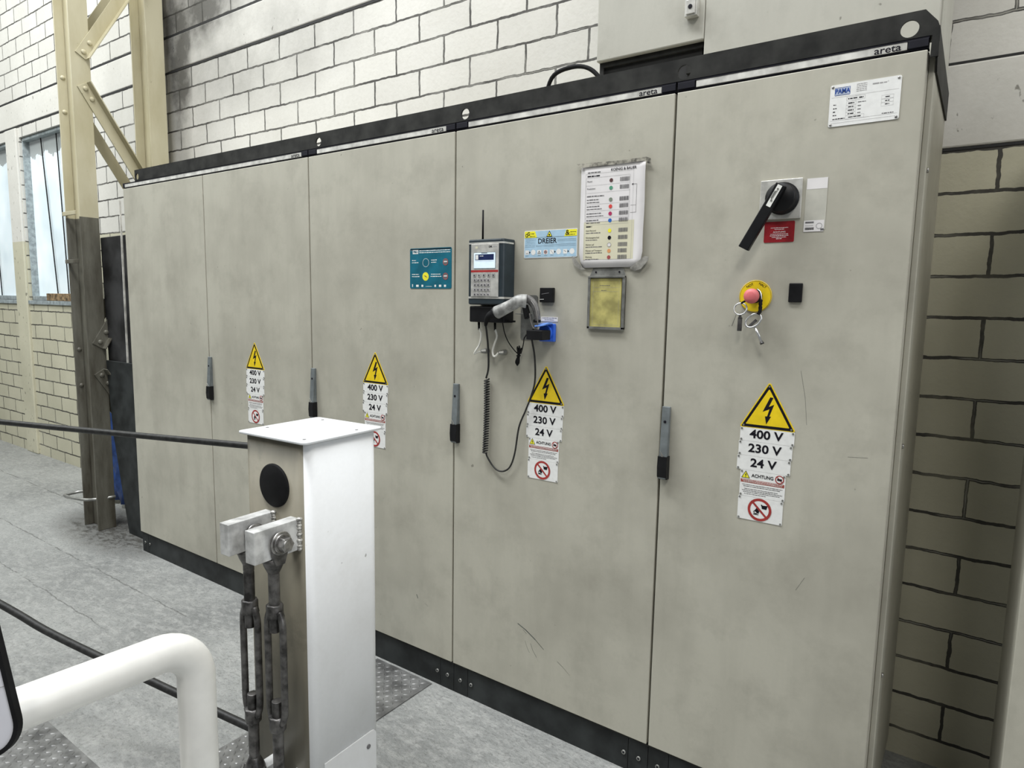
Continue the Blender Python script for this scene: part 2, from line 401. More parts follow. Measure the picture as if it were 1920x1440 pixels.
# flat printing on a face that looks towards -y
class Pr:
    def __init__(s, y): s.bm = bmesh.new(); s.y = y; s.mats = []; s.layer = 0
    def mi(s, m):
        if m not in s.mats: s.mats.append(m)
        return s.mats.index(m)
    def poly(s, pts, m, lay=1):
        vs = [s.bm.verts.new((p[0], s.y-0.00025*lay, p[1])) for p in pts]
        f = s.bm.faces.new(vs); f.material_index = s.mi(m)
    def rect(s, x0, x1, z0, z1, m, lay=1, r=0):
        if r: s.poly([(p[0], p[2]) for p in rrect(x0, x1, z0, z1, r, 0)], m, lay)
        else: s.poly([(x0, z0), (x1, z0), (x1, z1), (x0, z1)], m, lay)
    def disc(s, cx, cz, r, m, lay=1, rx=None): s.poly([(cx+(rx or r)*math.cos(i*PI/14), cz+r*math.sin(i*PI/14)) for i in range(28)], m, lay)
    def ring(s, cx, cz, r0, r1, m, lay=1, n=32):
        k = s.mi(m)
        for i in range(n):
            a, b = 2*PI*i/n, 2*PI*(i+1)/n
            vs = [s.bm.verts.new((cx+r*math.cos(t), s.y-0.00025*lay, cz+r*math.sin(t))) for r, t in ((r0, a), (r1, a), (r1, b), (r0, b))]
            s.bm.faces.new(vs).material_index = k
    def line(s, x0, z0, x1, z1, wd, m, lay=1):
        d = Vector((x1-x0, z1-z0)); n = Vector((-d.y, d.x)).normalized()*wd/2
        s.poly([(x0+n.x, z0+n.y), (x0-n.x, z0-n.y), (x1-n.x, z1-n.y), (x1+n.x, z1+n.y)], m, lay)
    def frame(s, x0, x1, z0, z1, wd, m, lay=1):
        for a in ((x0, z0, x1, z0), (x1, z0, x1, z1), (x1, z1, x0, z1), (x0, z1, x0, z0)): s.line(*a, wd, m, lay)
    def fine(s, x0, x1, z, h, m='ink', lay=1):
        """a line of print too small to read"""
        x = x0
        while x < x1:
            wd = min(random.uniform(0.6, 2.6)*h*1.6, x1-x)
            s.rect(x, x+wd, z-h*random.uniform(0.35, 0.5), z+h*random.uniform(0.3, 0.5), m, lay); x += wd+h*0.45
    def bars(s, x0, x1, z0, z1, m='ink', lay=1):
        x = x0
        while x < x1:
            wd = random.choice((0.0006, 0.0010, 0.0016)); s.rect(x, min(x+wd, x1), z0, z1, m, lay); x += wd+random.choice((0.0005, 0.0009))
    def text(s, txt, x, z, h, m, align='CENTER', wide=1.0, bold=0.0, lay=2, rot=0):
        cu = bpy.data.curves.new('lettering_curve', 'FONT'); cu.body = txt; cu.size = 1; cu.align_x = align; cu.align_y = 'CENTER'
        cu.offset = bold; cu.resolution_u = 3
        o = bpy.data.objects.new('lettering_curve', cu); C.objects.link(o)
        me = o.to_mesh(); k = h/0.73; mi = s.mi(m)
        if len(me.vertices):
            vs = []
            for v in me.vertices:
                a, b = v.co.x*k*wide, v.co.y*k
                vs.append(s.bm.verts.new((x+a*math.cos(rot)-b*math.sin(rot), s.y-0.00025*lay, z+a*math.sin(rot)+b*math.cos(rot))))
            for p in me.polygons:
                try: s.bm.faces.new([vs[i] for i in p.vertices]).material_index = mi
                except ValueError: pass
        o.to_mesh_clear(); bpy.data.objects.remove(o); bpy.data.curves.remove(cu)
    def done(s, name, parent):
        for f in s.bm.faces: f.normal_update()
        bm = s.bm
        for f in bm.faces:
            if f.normal.y > 0: f.normal_flip()
        xs = [v.co for v in bm.verts]
        c = Vector(((min(v.x for v in xs)+max(v.x for v in xs))/2, s.y, min(v.z for v in xs)))
        bmesh.ops.translate(bm, verts=bm.verts[:], vec=-c)
        me = bpy.data.meshes.new(name); bm.to_mesh(me); bm.free()
        for m in s.mats: me.materials.append(M[m])
        o = bpy.data.objects.new(name, me); C.objects.link(o); o.location = c; o.parent = parent
        pm = Matrix.Identity(4); chain = []; q = parent
        while q is not None: chain.append(q); q = q.parent
        for q in reversed(chain): pm = pm @ q.matrix_parent_inverse @ q.matrix_basis
        o.matrix_parent_inverse = pm.inverted()
        return o

# ------------------------------------------------------------------ the setting
WY = 0.63
bm = B(); box(bm, -7, 8, -6, 1.0, -0.2, 0); struct('floor', bm, 'floor_concrete')
# back wall: pieces around the two window openings
W1 = (-3.215, -2.05, 1.44, 2.88); W2 = (-4.75, -3.49, 1.44, 2.88)
bm = B()
for x0, x1, z0, z1 in ((-7, 8, 0, 1.44), (W1[1], 8, 1.44, 2.97), (-7, W2[0], 1.44, 2.97), (W1[0]-0.29, W1[0], 1.44, 2.97),
                       (W1[0], W1[1], 2.88, 2.97), (W2[0], W2[1], 2.88, 2.97)):
    box(bm, x0, x1, WY, WY+0.2, z0, z1)
box(bm, -7, 8, WY, WY+0.2, 3.205, 5.6, 1)
struct('wall_back', bm, ['block_wall', 'block_wall_upper'])
bm = B(); box(bm, -7, 8, WY-0.004, WY+0.19, 2.982, 3.193); struct('trim_1', bm, 'beam_concrete', bevel=0.006)
bm = B(); box(bm, 3.45, 8, WY-0.005, WY+0.1, 1.980, 2.222); struct('trim_2', bm, 'beam_concrete', bevel=0.006)
bm = B(); box(bm, -7, 8, WY-0.002, WY+0.1, 2.970, 2.982); box(bm, -7, 8, WY-0.002, WY+0.1, 3.193, 3.206)
box(bm, 3.45, 8, WY-0.002, WY+0.1, 1.972, 1.980); box(bm, 3.45, 8, WY-0.002, WY+0.1, 2.222, 2.229)
struct('trim_3', bm, 'hollow')
bm = B(); box(bm, -3.47, -3.225, WY-0.022, WY+0.1, 0, 2.96); struct('trim_4', bm, 'beam_concrete', bevel=0.008)
bm = B(); box(bm, -4.72, -4.5, WY-0.022, WY+0.1, 0, 2.96); struct('trim_5', bm, 'beam_concrete', bevel=0.008)
for n, (x0, x1, z0, z1) in enumerate((W1, W2), 1):
    bm = B(); box(bm, x0, x1, WY+0.075, WY+0.085, z0, z1)
    g = struct('window_%d' % n, bm, 'frosted_pane')
    bm = B()
    for a in ((x0, x0+0.014, z0, z1), (x1-0.014, x1, z0, z1), (x0, x1, z0, z0+0.04), (x0, x1, z1-0.03, z1)):
        box(bm, a[0], a[1], WY+0.02, WY+0.09, a[2], a[3])
    obj('window_frame', bm, 'frame_blue_grey', g, 0.003)
    bm = B(); box(bm, x0, x1, WY-0.015, WY+0.06, z0-0.035, z0); obj('window_sill', bm, 'frame_blue_grey', g, 0.003)
    for dx, lean in ((0.30, 0.16), (0.62, 0.06)):
        bm = B(); cyl(bm, (x0+dx, WY+0.06, z1), (x0+dx+lean, WY+0.06, z0+0.04), 0.005, n=8); obj('sash_rod', bm, 'black_rubber', g)
bm = B(); box(bm, -2.86, -2.15, WY+0.005, WY+0.05, 1.44, 1.505)
tag(obj('window_board', bm, 'rust_board', bevel=0.004), 'rusty brown board standing on the window sill left of the steel column', 'board')

# ------------------------------------------------------------------ steel lattice column
col = thing('lattice_column', 'cream-painted riveted steel lattice column, dark below, left of the cabinets', 'column', (-0.65, 0.27, 0))
XA, XB = -0.75, -0.55
H = 4.6
for y0, y1 in ((0.0, 0.108), (0.445, 0.56)):
    bm = B(); yc = (y0+y1)/2
    box(bm, XA, XA+0.011, y0, y1, 0, H); box(bm, XB-0.011, XB, y0, y1, 0, H); box(bm, XA+0.011, XB-0.011, yc-0.004, yc+0.004, 0, H)
    for s in (1,):
        prism(bm, [(XA+0.011, yc-0.004, 0), (XA+0.011, yc-0.05, 0), (XA+0.018, yc-0.004, 0)], (0, 0, H))
    obj('chord', bm, 'column_paint', col, 0.003)
def lacing(x, sgn, y0, z0, y1, z1, legside):
    d = Vector((0, y1-y0, z1-z0)).normalized(); n = Vector((0, -d.z, d.y))
    a = Vector((x, y0, z0)); b = Vector((x, y1, z1)); hw = 0.034; t = Vector((sgn*0.008, 0, 0))
    bm = B(); prism(bm, [a+n*hw, a-n*hw, b-n*hw, b+n*hw], t)
    e = n*hw*legside; k = n*(-0.007)*legside
    prism(bm, [a+e+t, a+e+k+t, b+e+k+t, b+e+t], (sgn*0.048, 0, 0))
    o = obj('lacing_bar', bm, 'column_paint', col, 0.001)
    return a, b, d
for x, sgn in ((XB, 1), (XA, -1)):
    for za, zb, leg in ((2.90, 3.64, -1), (2.74, 2.02, 1), (1.18, 1.90, -1), (1.02, 0.30, 1)):
        a, b, d = lacing(x, sgn, 0.055, za, 0.50, zb, leg)
        if sgn == 1:
            for k in (0.03, 0.10):
                c = a+d*k*(1 if za < zb else 0.9)
                bm = B(); lathe(bm, c+Vector((0.008, 0, 0)), (1, 0, 0), [(0.015, 0), (0.0145, 0.004), (0.011, 0.009), (0.001, 0.012)], 16); obj('bolt', bm, 'column_paint', col, 0.001)
    bm = B()
    for z0, z1 in ((2.66, 2.98), (0.94, 1.26)): pass
    bm.free()
for z in (2.80, 2.60, 1.15, 0.92):       # bolts through the far flange
    bm = B()
    lathe(bm, (XA+0.011, 0.028, z), (1, 0, 0), [(0.015, 0), (0.0145, 0.004), (0.011, 0.009), (0.001, 0.012)], 14)
    obj('bolt', bm, 'column_paint', col)
for z in (1.99, 1.70):                   # cross stay plates between the flanges
    bm = B(); box(bm, XA-0.012, XB-0.04, -0.012, -0.001, z-0.012, z+0.012); obj('stay_plate', bm, 'column_paint', col, 0.002)
bm = B()
tube(bm, smooth_path([(-0.54, 0.108, 0.205), (-0.60, -0.01, 0.20), (-0.69, -0.055, 0.20), (-0.82, -0.075, 0.20), (-0.845, -0.05, 0.20), (-0.83, 0.02, 0.205), (-0.752, 0.08, 0.21)], 5), 0.010, 8)
obj('bumper_rod', bm, 'bracket_metal', col)

# dark boards and the blue tarp between column and cabinet
bm = B()
prism(bm, [(-0.355, 0.118, 0), (-0.245, 0.118, 0), (-0.245, 0.118, 1.855), (-0.575, 0.118, 1.85), (-0.555, 0.118, 1.05), (-0.505, 0.118, 0.62), (-0.42, 0.118, 0.28)], (0, 0.02, 0))
tag(obj('scorched_panel', bm, 'charred_panel', bevel=0.004), 'tall blackened sheet panel leaning between steel column and first cabinet', 'panel')
bm = B(); prism(bm, [(-0.365, 0.10, 0), (-0.012, 0.10, 0), (-0.012, 0.10, 1.09), (-0.550, 0.10, 1.09), (-0.505, 0.10, 0.62), (-0.43, 0.10, 0.28)], (0, 0.012, 0))
tag(obj('dark_board', bm, 'plinth_dark', bevel=0.003), 'lower dark grey board against the left side of the first cabinet', 'board')
bm = B(); prism(bm, [(-0.279, 0.101, 1.09), (-0.274, 0.101, 1.09), (-0.268, 0.101, 2.05), (-0.273, 0.101, 2.05)], (0, 0.010, 0))
tag(obj('edge_strip', bm, 'strip_metal'), 'thin pale upright strip left of the first cabinet', 'strip')
bm = B()
N = 8
g = [[bm.verts.new((-1.25+0.44*i/N, 0.34+0.03*math.sin(i*1.9+j*0.8), 0.03+1.0*j/12)) for i in range(N+1)] for j in range(13)]
for j in range(12):
    for i in range(N): bm.faces.new((g[j][i], g[j][i+1], g[j+1][i+1], g[j+1][i])).smooth = True
o = obj('blue_tarp', bm, 'tarp_blue'); sd = o.modifiers.new('solid', 'SOLIDIFY'); sd.thickness = 0.01
tag(o, 'crumpled dark blue tarpaulin glimpsed between steel column and black panel', 'tarpaulin')

# ------------------------------------------------------------------ cabinets
CAB = [(0.0, 1.6, 'widest grey-beige control cabinet with two plain doors, leftmost of the row'),
       (1.6, 2.4, 'grey-beige control cabinet with the teal sticker on its door'),
       (2.4, 3.2, 'grey-beige control cabinet carrying the keypad terminal, poster and blue socket'),
       (3.2, 3.8, 'narrow grey-beige control cabinet with black rotary main switch and red emergency button')]
ZB, ZT = 0.122, 2.080
def door(cab, x0, x1, name='door'):
    g = 0.0033
    bm = B(); box(bm, x0+g, x1-g, 0.0, 0.018, ZB, ZT)
    return obj(name, bm, 'cabinet_paint', cab, 0.0022)
def door_handle(dr, x):
    bm = B()
    prism(bm, [(x+0.004, 0, 1.199), (x+0.004, -0.010, 1.199), (x+0.006, -0.022, 1.05), (x+0.004, -0.022, 0.985), (x+0.004, 0, 0.985)], (0.024, 0, 0))
    cyl(bm, (x+0.016, -0.004, 1.155), (x+0.016, -0.0155, 1.155), 0.0042, n=16, mi=1)
    prism(bm, [(x+0.008, -0.0235, 1.07), (x+0.020, -0.0235, 1.055), (x+0.016, -0.0235, 1.03)], (0, 0.006, 0), 4)
    prism(bm, [(x+0.002, 0, 1.053), (x+0.002, -0.0235, 1.053), (x+0.002, -0.026, 1.02), (x+0.002, -0.024, 0.992), (x+0.002, -0.016, 0.983), (x+0.002, 0, 0.983)], (0.029, 0, 0), 3)
    h = obj('door_handle', bm, ['handle_grey', 'ink', 'strip_metal', 'black_plastic', 'bracket_metal'], dr, 0.0015)
    return h
doors = {}
for ci, (x0, x1, lab) in enumerate(CAB):
    cab = thing('control_cabinet', lab, 'cabinet', ((x0+x1)/2, 0.25, 0), 0, 'row of control cabinets')
    bm = B(); box(bm, x0+0.002, x1-0.002, 0.026, 0.50, ZB, 2.082); obj('body', bm, 'cabinet_paint', cab, 0.002)
    bm = B(); box(bm, x0+0.012, x1-0.012, 0.018, 0.026, ZB+0.006, ZT-0.006); obj('door_seal', bm, 'gasket', cab)
    bm = B(); box(bm, x0+0.002, x1-0.002, 0.004, 0.03, 2.0835, 2.087); box(bm, x0+0.002, x1-0.002, 0.001, 0.03, 2.105, 2.1095)
    obj('trim_edge', bm, 'gasket', cab)
    a = x0+(0.012 if ci == 0 else 0.055); b = x1-(0.012 if ci == 0 and False else 0.045)
    bm = B(); box(bm, x0+0.055 if ci else x0+0.02, b, 0.002, 0.03, 2.087, 2.105)
    ts = obj('top_trim', bm, 'strip_metal', cab, 0.001)
    p = Pr(0.002); tx = b-0.040; p.text('areta', tx, 2.0955, 0.0165, 'ink', wide=1.2, bold=0.012)
    p.rect(b-0.076, b-0.004, 2.0875, 2.1045, 'silver', 1); p.done('lettering', ts)
    for e0, e1 in ((x0+0.003, x0+(0.052 if ci else 0.018)), (b+0.001, x1-0.003)):
        bm = B(); box(bm, e0, e1, 0.0, 0.03, 2.0875, 2.105); obj('trim_end_cap', bm, 'gasket', cab, 0.001)
    # plinth: corner blocks, cover panels, screws
    for e0, e1 in ((x0, x0+0.068), (x1-0.068, x1)):
        bm = B(); box(bm, e0+0.001, e1-0.0006, 0.010, 0.09, 0.0, 0.1165); pc = obj('plinth_corner', bm, 'plinth_dark', cab, 0.001)
        sx = (e0+0.034) if e0 == x0 else (e0+0.038)
        for xx in (sx, sx+(0.052 if e0 == x0 else -0.052)):
            bm = B(); cyl(bm, (xx, 0.011, 0.058), (xx, 0.006, 0.058), 0.0068, n=18); cyl(bm, (xx, 0.0065, 0.058), (xx, 0.0055, 0.058), 0.0038, n=6, mi=1)
            obj('screw', bm, ['bracket_metal', 'gasket'], pc)
    bm = B(); box(bm, x0+0.0686, x1-0.0686, 0.0105, 0.03, 0.0, 0.1165); box(bm, x0+0.002, x1-0.002, 0.03, 0.5, 0.0, 0.10)
    obj('plinth_cover', bm, 'plinth_dark', cab, 0.001)
    bm = B(); box(bm, x0+0.001, x1-0.001, 0.003, 0.05, 0.1165, 0.1195); obj('plinth_lip', bm, 'strip_metal' if False else 'rail_dark', cab)
    if ci == 0:
        doors[1] = door(cab, 0.0, 0.8); doors[2] = door(cab, 0.8, 1.6); door_handle(doors[2], 0.8)
    else:
        doors[ci+2] = door(cab, x0, x1); door_handle(doors[ci+2], x0)
    if ci == 3:
        bm = B(); box(bm, 3.7985, 3.812, 0.030, 0.50, 0.125, 2.070); sp = obj('side_panel', bm, 'cabinet_paint', cab, 0.002)
        for z in (0.55, 1.155, 1.82):
            bm = B(); cyl(bm, (3.812, 0.05, z), (3.816, 0.05, z), 0.006, n=12); obj('screw', bm, 'bolt_steel', sp)
def scratches(dr, strokes, name='scratch_mark'):
    for x0, z0, x1, z1, wd in strokes: p = Pr(-0.0001); p.line(x0, z0, x1, z1, wd, 'scratch'); p.done(name, dr)
scratches(doors[4], [(2.700, 0.372, 2.735, 0.358, 0.0030), (2.735, 0.358, 2.775, 0.335, 0.0034), (2.775, 0.335, 2.81, 0.310, 0.0018), (2.722, 0.357, 2.738, 0.345, 0.001),
                     (2.732, 0.318, 2.742, 0.295, 0.0008), (2.742, 0.295, 2.752, 0.280, 0.0008), (2.756, 0.315, 2.766, 0.292, 0.001), (2.766, 0.292, 2.782, 0.272, 0.001),
                     (2.865, 0.285, 2.888, 0.273, 0.0010), (2.888, 0.273, 2.915, 0.253, 0.0006)])
scratches(doors[5], [(3.575, 1.33, 3.59, 1.26, 0.0006), (3.59, 1.26, 3.598, 1.19, 0.0005), (3.70, 1.12, 3.745, 1.124, 0.0006), (3.39, 1.44, 3.40, 1.47, 0.001), (3.62, 0.78, 3.60, 0.74, 0.0006)])
scratches(doors[3], [(2.215, 0.345, 2.222, 0.33, 0.003), (2.26, 0.32, 2.275, 0.312, 0.0008)])

# lifting rail on top
bm = B()
Y0, Y1 = 0.0, 0.006
holes = [(0.166, 0.017), (1.668, 0.017), (2.442, 0.018), (3.220, 0.019), (3.757, 0.019)]
zc = 2.132; x = 0.137; zl, zh = 2.1095, 2.168
def ring_face(xa, xb, cx, r):   # front plate cell with a round hole
    n = 24
    for y in (Y0, Y1):
        inn = [(cx+r*math.cos(2*PI*(i+0.5)/n), zc+r*math.sin(2*PI*(i+0.5)/n)) for i in range(n)]
        out = []
        for ix, iz in inn:
            dx, dz = ix-cx, iz-zc; k = 1e9
            if dx > 1e-9: k = min(k, (xb-cx)/dx)
            if dx < -1e-9: k = min(k, (xa-cx)/dx)
            if dz > 1e-9: k = min(k, (zh-zc)/dz)
            if dz < -1e-9: k = min(k, (zl-zc)/dz)
            out.append((cx+dx*k, zc+dz*k))
        vi = [bm.verts.new((p[0], y, p[1])) for p in inn]; vo = [bm.verts.new((p[0], y, p[1])) for p in out]
        for i in range(n): bm.faces.new((vi[i], vi[(i+1) % n], vo[(i+1) % n], vo[i]))
        corners = [(xa, zl), (xb, zl), (xb, zh), (xa, zh)]
        for cxx, czz in corners:
            j = min(range(n), key=lambda i: (math.hypot(out[i][0]-cxx, out[i][1]-czz)+math.hypot(out[(i+1) % n][0]-cxx, out[(i+1) % n][1]-czz)))
            bm.faces.new((vo[j], bm.verts.new((cxx, y, czz)), vo[(j+1) % n]))
        if y == Y0: keep = vi
        else:
            for i in range(n): bm.faces.new((keep[i], keep[(i+1) % n], vi[(i+1) % n], vi[i]))
prism(bm, [(0.137, Y0, zl), (0.137, Y0, 2.148), (0.145, Y0, 2.162), (0.1463, Y0, zl)], (0, Y1-Y0, 0)) if False else None
prev = 0.140
for cx, r in holes:
    xa, xb = cx-r-0.006, cx+r+0.006
    if xa > prev: box(bm, prev, xa, Y0, Y1, zl, zh)
    ring_face(xa, xb, cx, r); prev = xb
prism(bm, [(prev, Y0, zl), (prev, Y0, zh), (prev+0.004, Y0, zh), (3.812, Y0, 2.138), (3.818, Y0, 2.12), (3.818, Y0, 2.062), (3.802, Y0, 2.062), (3.803, Y0, zl)], (0, Y1-Y0, 0))
box(bm, 0.140, 3.81, Y1, 0.05, zl, zl+0.005)
r_ = obj('lifting_rail', bm, 'rail_dark'); tag(r_, 'long dark steel rail with round lifting holes along the cabinet tops', 'rail')
bm = B(); prism(bm, [(3.8125, 0.006, 2.060), (3.8125, 0.006, 2.130), (3.8125, 0.49, 2.105), (3.8125, 0.49, 2.03), (3.8125, 0.03, 2.035)], (0.004, 0, 0))
obj('end_bracket', bm, 'rail_dark', r_)

# second cabinet block at the right edge
cab = thing('control_cabinet', 'separate beige cabinet at the lower right edge beyond the gap', 'cabinet', (4.37, 0.25, 0), 0, 'row of control cabinets')
bm = B(); box(bm, 4.075, 4.67, 0.026, 0.50, 0.0, 2.10); obj('body', bm, 'cabinet_paint', cab, 0.002)
bm = B(); box(bm, 4.085, 4.66, 0.018, 0.026, 0.13, 2.07); obj('door_seal', bm, 'gasket', cab)
bm = B(); box(bm, 4.072, 4.67, 0.0, 0.018, ZB, ZT); obj('door', bm, 'cabinet_paint', cab, 0.002)

# boxes standing on the cabinets
t = thing('wall_box', 'small grey steel box above the cabinets with a square latch', 'box', (3.02, 0.34, 2.10))
bm = B(); box(bm, 2.835, 3.1965, 0.20, 0.50, 2.285, 3.1); obj('body', bm, 'box_paint', t, 0.004)
bm = B(); box(bm, 3.142, 3.179, 0.178, 0.20, 2.352, 2.402); box(bm, 3.147, 3.174, 0.174, 0.178, 2.357, 2.397); cyl(bm, (3.160, 0.1742, 2.377), (3.160, 0.172, 2.377), 0.0065, n=16, mi=1)
obj('latch', bm, ['silver', 'ink'], t, 0.001)
bm = B()
box(bm, 2.85, 3.185, 0.225, 0.50, 2.082, 2.285)
bm2 = B(); box(bm2, 2.84, 3.19, 0.215, 0.225, 2.268, 2.285); box(bm2, 3.14, 3.18, 0.215, 0.225, 2.20, 2.225); box(bm2, 2.84, 2.855, 0.215, 0.225, 2.082, 2.27)
obj('socle', bm, 'hollow', t); obj('socle_frame', bm2, 'rail_dark', t, 0.001)
t = thing('top_box', 'large grey steel box on the rightmost cabinet behind the lifting rail', 'box', (3.5, 0.34, 2.085))
bm = B(); box(bm, 3.198, 3.800, 0.20, 0.222, 2.09, 3.1); obj('door', bm, 'box_paint', t, 0.0025)
bm = B(); box(bm, 3.198, 3.805, 0.226, 0.56, 2.084, 3.1); obj('body', bm, 'box_paint', t, 0.003)
bm = B(); box(bm, 3.205, 3.795, 0.222, 0.226, 2.10, 3.09); obj('door_seal', bm, 'gasket', t)
bm = B(); tube(bm, smooth_path([(2.50, 0.44, 2.085), (2.495, 0.42, 2.23), (2.535, 0.40, 2.34), (2.62, 0.40, 2.365), (2.70, 0.40, 2.345), (2.76, 0.41, 2.28), (2.80, 0.45, 2.20), (2.846, 0.45, 2.15)], 6), 0.008, 10)
tag(obj('hose', bm, 'black_rubber'), 'black cable arching over the cabinet tops beside the small box', 'cable')

# ------------------------------------------------------------------ warning signs
def rivets(parent, pts):
    for x_, z_ in pts:
        bm = B(); cyl(bm, (x_, -0.0012, z_), (x_, -0.0026, z_), 0.0027, n=10); obj('rivet', bm, 'bracket_metal', parent)
S = 3.5
def plate(nm, lab, x0, x1, z0, z1, y0=-0.0012, jag=0.0, group=None):
    t = thing(nm, lab, 'sign', ((x0+x1)/2, 0, z0), 0, group)
    bm = B(); prism(bm, rrect(x0, x1, z0, z1, 0.002, y0, 2), (0, -y0-0.0002, 0))
    obj('plate', bm, 'white_label', t)
    rivets(t, [(x0+0.004, z0+0.004), (x0+0.004, z1-0.004), (x1-0.004, z0+0.004), (x1-0.004, z1-0.004)])
    return t
def bolt_symbol(p, cx, cz, k, m='ink', lay=3):
    P_ = [(0.12, 1.0), (0.34, 0.98), (0.06, 0.30), (0.42, 0.50), (0.13, -0.42), (0.26, -0.38), (-0.05, -0.98), (-0.16, -0.40), (-0.03, -0.44), (0.12, 0.14), (-0.34, -0.08)]
    q = [(cx+a*k, cz+b*k) for a, b in P_]
    for tri in ((0, 1, 2), (0, 2, 10), (2, 9, 10), (2, 3, 9), (3, 4, 9), (4, 8, 9), (7, 4, 5), (7, 5, 6), (7, 8, 4)):
        p.poly([q[i] for i in tri], m, lay)
def prohibit(p, cx, cz, r, lay=2):
    p.disc(cx, cz, r*0.8, 'white_label', lay); p.ring(cx, cz, r*0.78, r, 'sign_red', lay+1); p.line(cx-r*0.62, cz+r*0.62, cx+r*0.62, cz-r*0.62, r*0.17, 'sign_red', lay+2)
kit = []
g1 = 'yellow triangle signs'
tri = thing('warning_triangle', '', 'sign', (S, 0, 1.166), 0, 'yellow high voltage triangles')
bm = B()
def rtri(cx, z0, z1, hw, r):
    return [(cx-hw, z0+r), (cx-hw+r*0.6, z0), (cx+hw-r*0.6, z0), (cx+hw, z0+r), (cx+r*0.7, z1), (cx-r*0.7, z1)]
prism(bm, [(a, -0.0014, b) for a, b in rtri(S, 1.166, 1.290, 0.071, 0.004)], (0, 0.0012, 0)); obj('plate', bm, 'label_yellow', tri)
p = Pr(-0.0014)
p.poly(rtri(S, 1.168, 1.287, 0.0675, 0.002), 'ink', 1); p.poly(rtri(S, 1.1755, 1.2735, 0.056, 0.0015), 'label_yellow', 2)
bolt_symbol(p, S-0.001, 1.2160, 0.0375); p.done('printing', tri)
rivets(tri, [(S, 1.282), (S-0.062, 1.172), (S+0.062, 1.172)])
kit.append(tri)
for nm, txt, x0, x1, z0, z1, tx in (('voltage_plate', '400 V', 3.430, 3.571, 1.1285, 1.166, 3.499), ('voltage_plate', '230 V', 3.428, 3.568, 1.088, 1.128, 3.497), ('voltage_plate', '24 V', 3.426, 3.566, 1.0475, 1.0875, 3.496)):
    t = plate(nm, '', x0, x1, z0, z1); p = Pr(-0.0012); p.text(txt, tx, (z0+z1)/2+0.001, 0.0235, 'ink', wide=1.12, bold=0.026); p.done('printing', t); kit.append(t)
t = plate('caution_plate', '', 3.437, 3.556, 0.9745, 1.0470); p = Pr(-0.0012)
p.poly([(3.440, 1.0245), (3.4635, 1.0245), (3.4518, 1.0455)], 'ink', 1); p.poly([(3.4425, 1.026), (3.461, 1.026), (3.4518, 1.0425)], 'bright_yellow', 2); bolt_symbol(p, 3.4517, 1.0325, 0.0062)
p.text('ACHTUNG', 3.4965, 1.0335, 0.0095, 'ink', wide=0.90, bold=0.02); prohibit(p, 3.541, 1.0335, 0.0115); p.rect(3.535, 3.547, 1.031, 1.036, 'ink', 5)
p.rect(3.439, 3.554, 1.0125, 1.0215, 'red_brown', 1); p.fine(3.443, 3.55, 1.0192, 0.0018, 'white_label', 2); p.fine(3.446, 3.548, 1.0155, 0.0016, 'white_label', 2)
for k_, z in enumerate((1.0065, 1.002, 0.995, 0.9905, 0.986, 0.981)): p.fine(3.444+(k_ % 3)*0.003, 3.55-(k_ % 3)*0.006-(0.03 if k_ == 5 else 0), z, 0.0021, 'ink_soft')
p.done('printing', t); kit.append(t)
t = plate('prohibition_plate', '', 3.435, 3.554, 0.9085, 0.974); p = Pr(-0.0012); prohibit(p, 3.494, 0.9415, 0.0315)
p.poly([(3.499, 0.955), (3.515, 0.956), (3.512, 0.945), (3.500, 0.946)], 'ink', 4); p.poly([(3.497, 0.957), (3.501, 0.957), (3.500, 0.949)], 'ink', 4)
p.ring(3.484, 0.934, 0.0035, 0.0055, 'ink', 4, 10); p.poly([(3.481, 0.937), (3.492, 0.930), (3.494, 0.937), (3.486, 0.946)], 'ink', 4); p.rect(3.478, 3.492, 0.9265, 0.9285, 'ink', 4)
p.done('printing', t); kit.append(t)
names4 = {5: 'on the door with the main switch', 4: 'under the blue socket', 3: 'on the teal sticker door', 2: 'on the leftmost signed door'}
desc = ['yellow triangle with black lightning bolt {}', 'white 400 V plate directly under the triangle {}', 'white 230 V plate, middle of the voltages {}',
        'white 24 V plate, lowest of the voltages {}', 'white ACHTUNG plate with red bar {}', 'white plate with red crossed-out circle {}']
grp = ['yellow lightning triangles', '400 V plates', '230 V plates', '24 V plates', 'ACHTUNG plates', 'no water prohibition plates']
for i, o in enumerate(kit):
    o['group'] = grp[i]; o['label'] = desc[i].format(names4[5])
    for dn, off in ((4, -0.7055), (3, -1.508), (2, -2.313)):
        c = dup(o, None, (off, 0, -0.003 if dn < 5 else 0), desc[i].format(names4[dn]))

# ------------------------------------------------------------------ teal sticker
t = thing('teal_sticker', 'teal instruction sticker with a yellow oval beside the door seam', 'sticker', (2.284, 0, 1.538))
bm = B(); prism(bm, rrect(2.183, 2.386, 1.539, 1.686, 0.006, -0.0012), (0, 0.001, 0)); obj('sheet', bm, 'teal', t)
p = Pr(-0.0012)
p.rect(2.186, 2.383, 1.680, 1.6835, 'ink', 1); p.rect(2.185, 2.226, 1.678, 1.6785, 'white_label', 1)
p.rect(2.197, 2.225, 1.6655, 1.6805, 'white_label', 1); p.text('PMA', 2.211, 1.6725, 0.009, 'teal', wide=0.95, bold=0.02)
for k_, (a, b) in enumerate(((2.230, 2.380), (2.230, 2.380))): p.fine(a, b, 1.6765-k_*0.0070, 0.0032, 'white_label')
for a, b, z in ((2.193, 2.214, 1.642), (2.193, 2.226, 1.634), (2.289, 2.316, 1.642), (2.289, 2.314, 1.634), (2.193, 2.228, 1.591), (2.193, 2.231, 1.583), (2.288, 2.334, 1.591), (2.286, 2.338, 1.583)): p.fine(a, b, z, 0.0032, 'white_label')
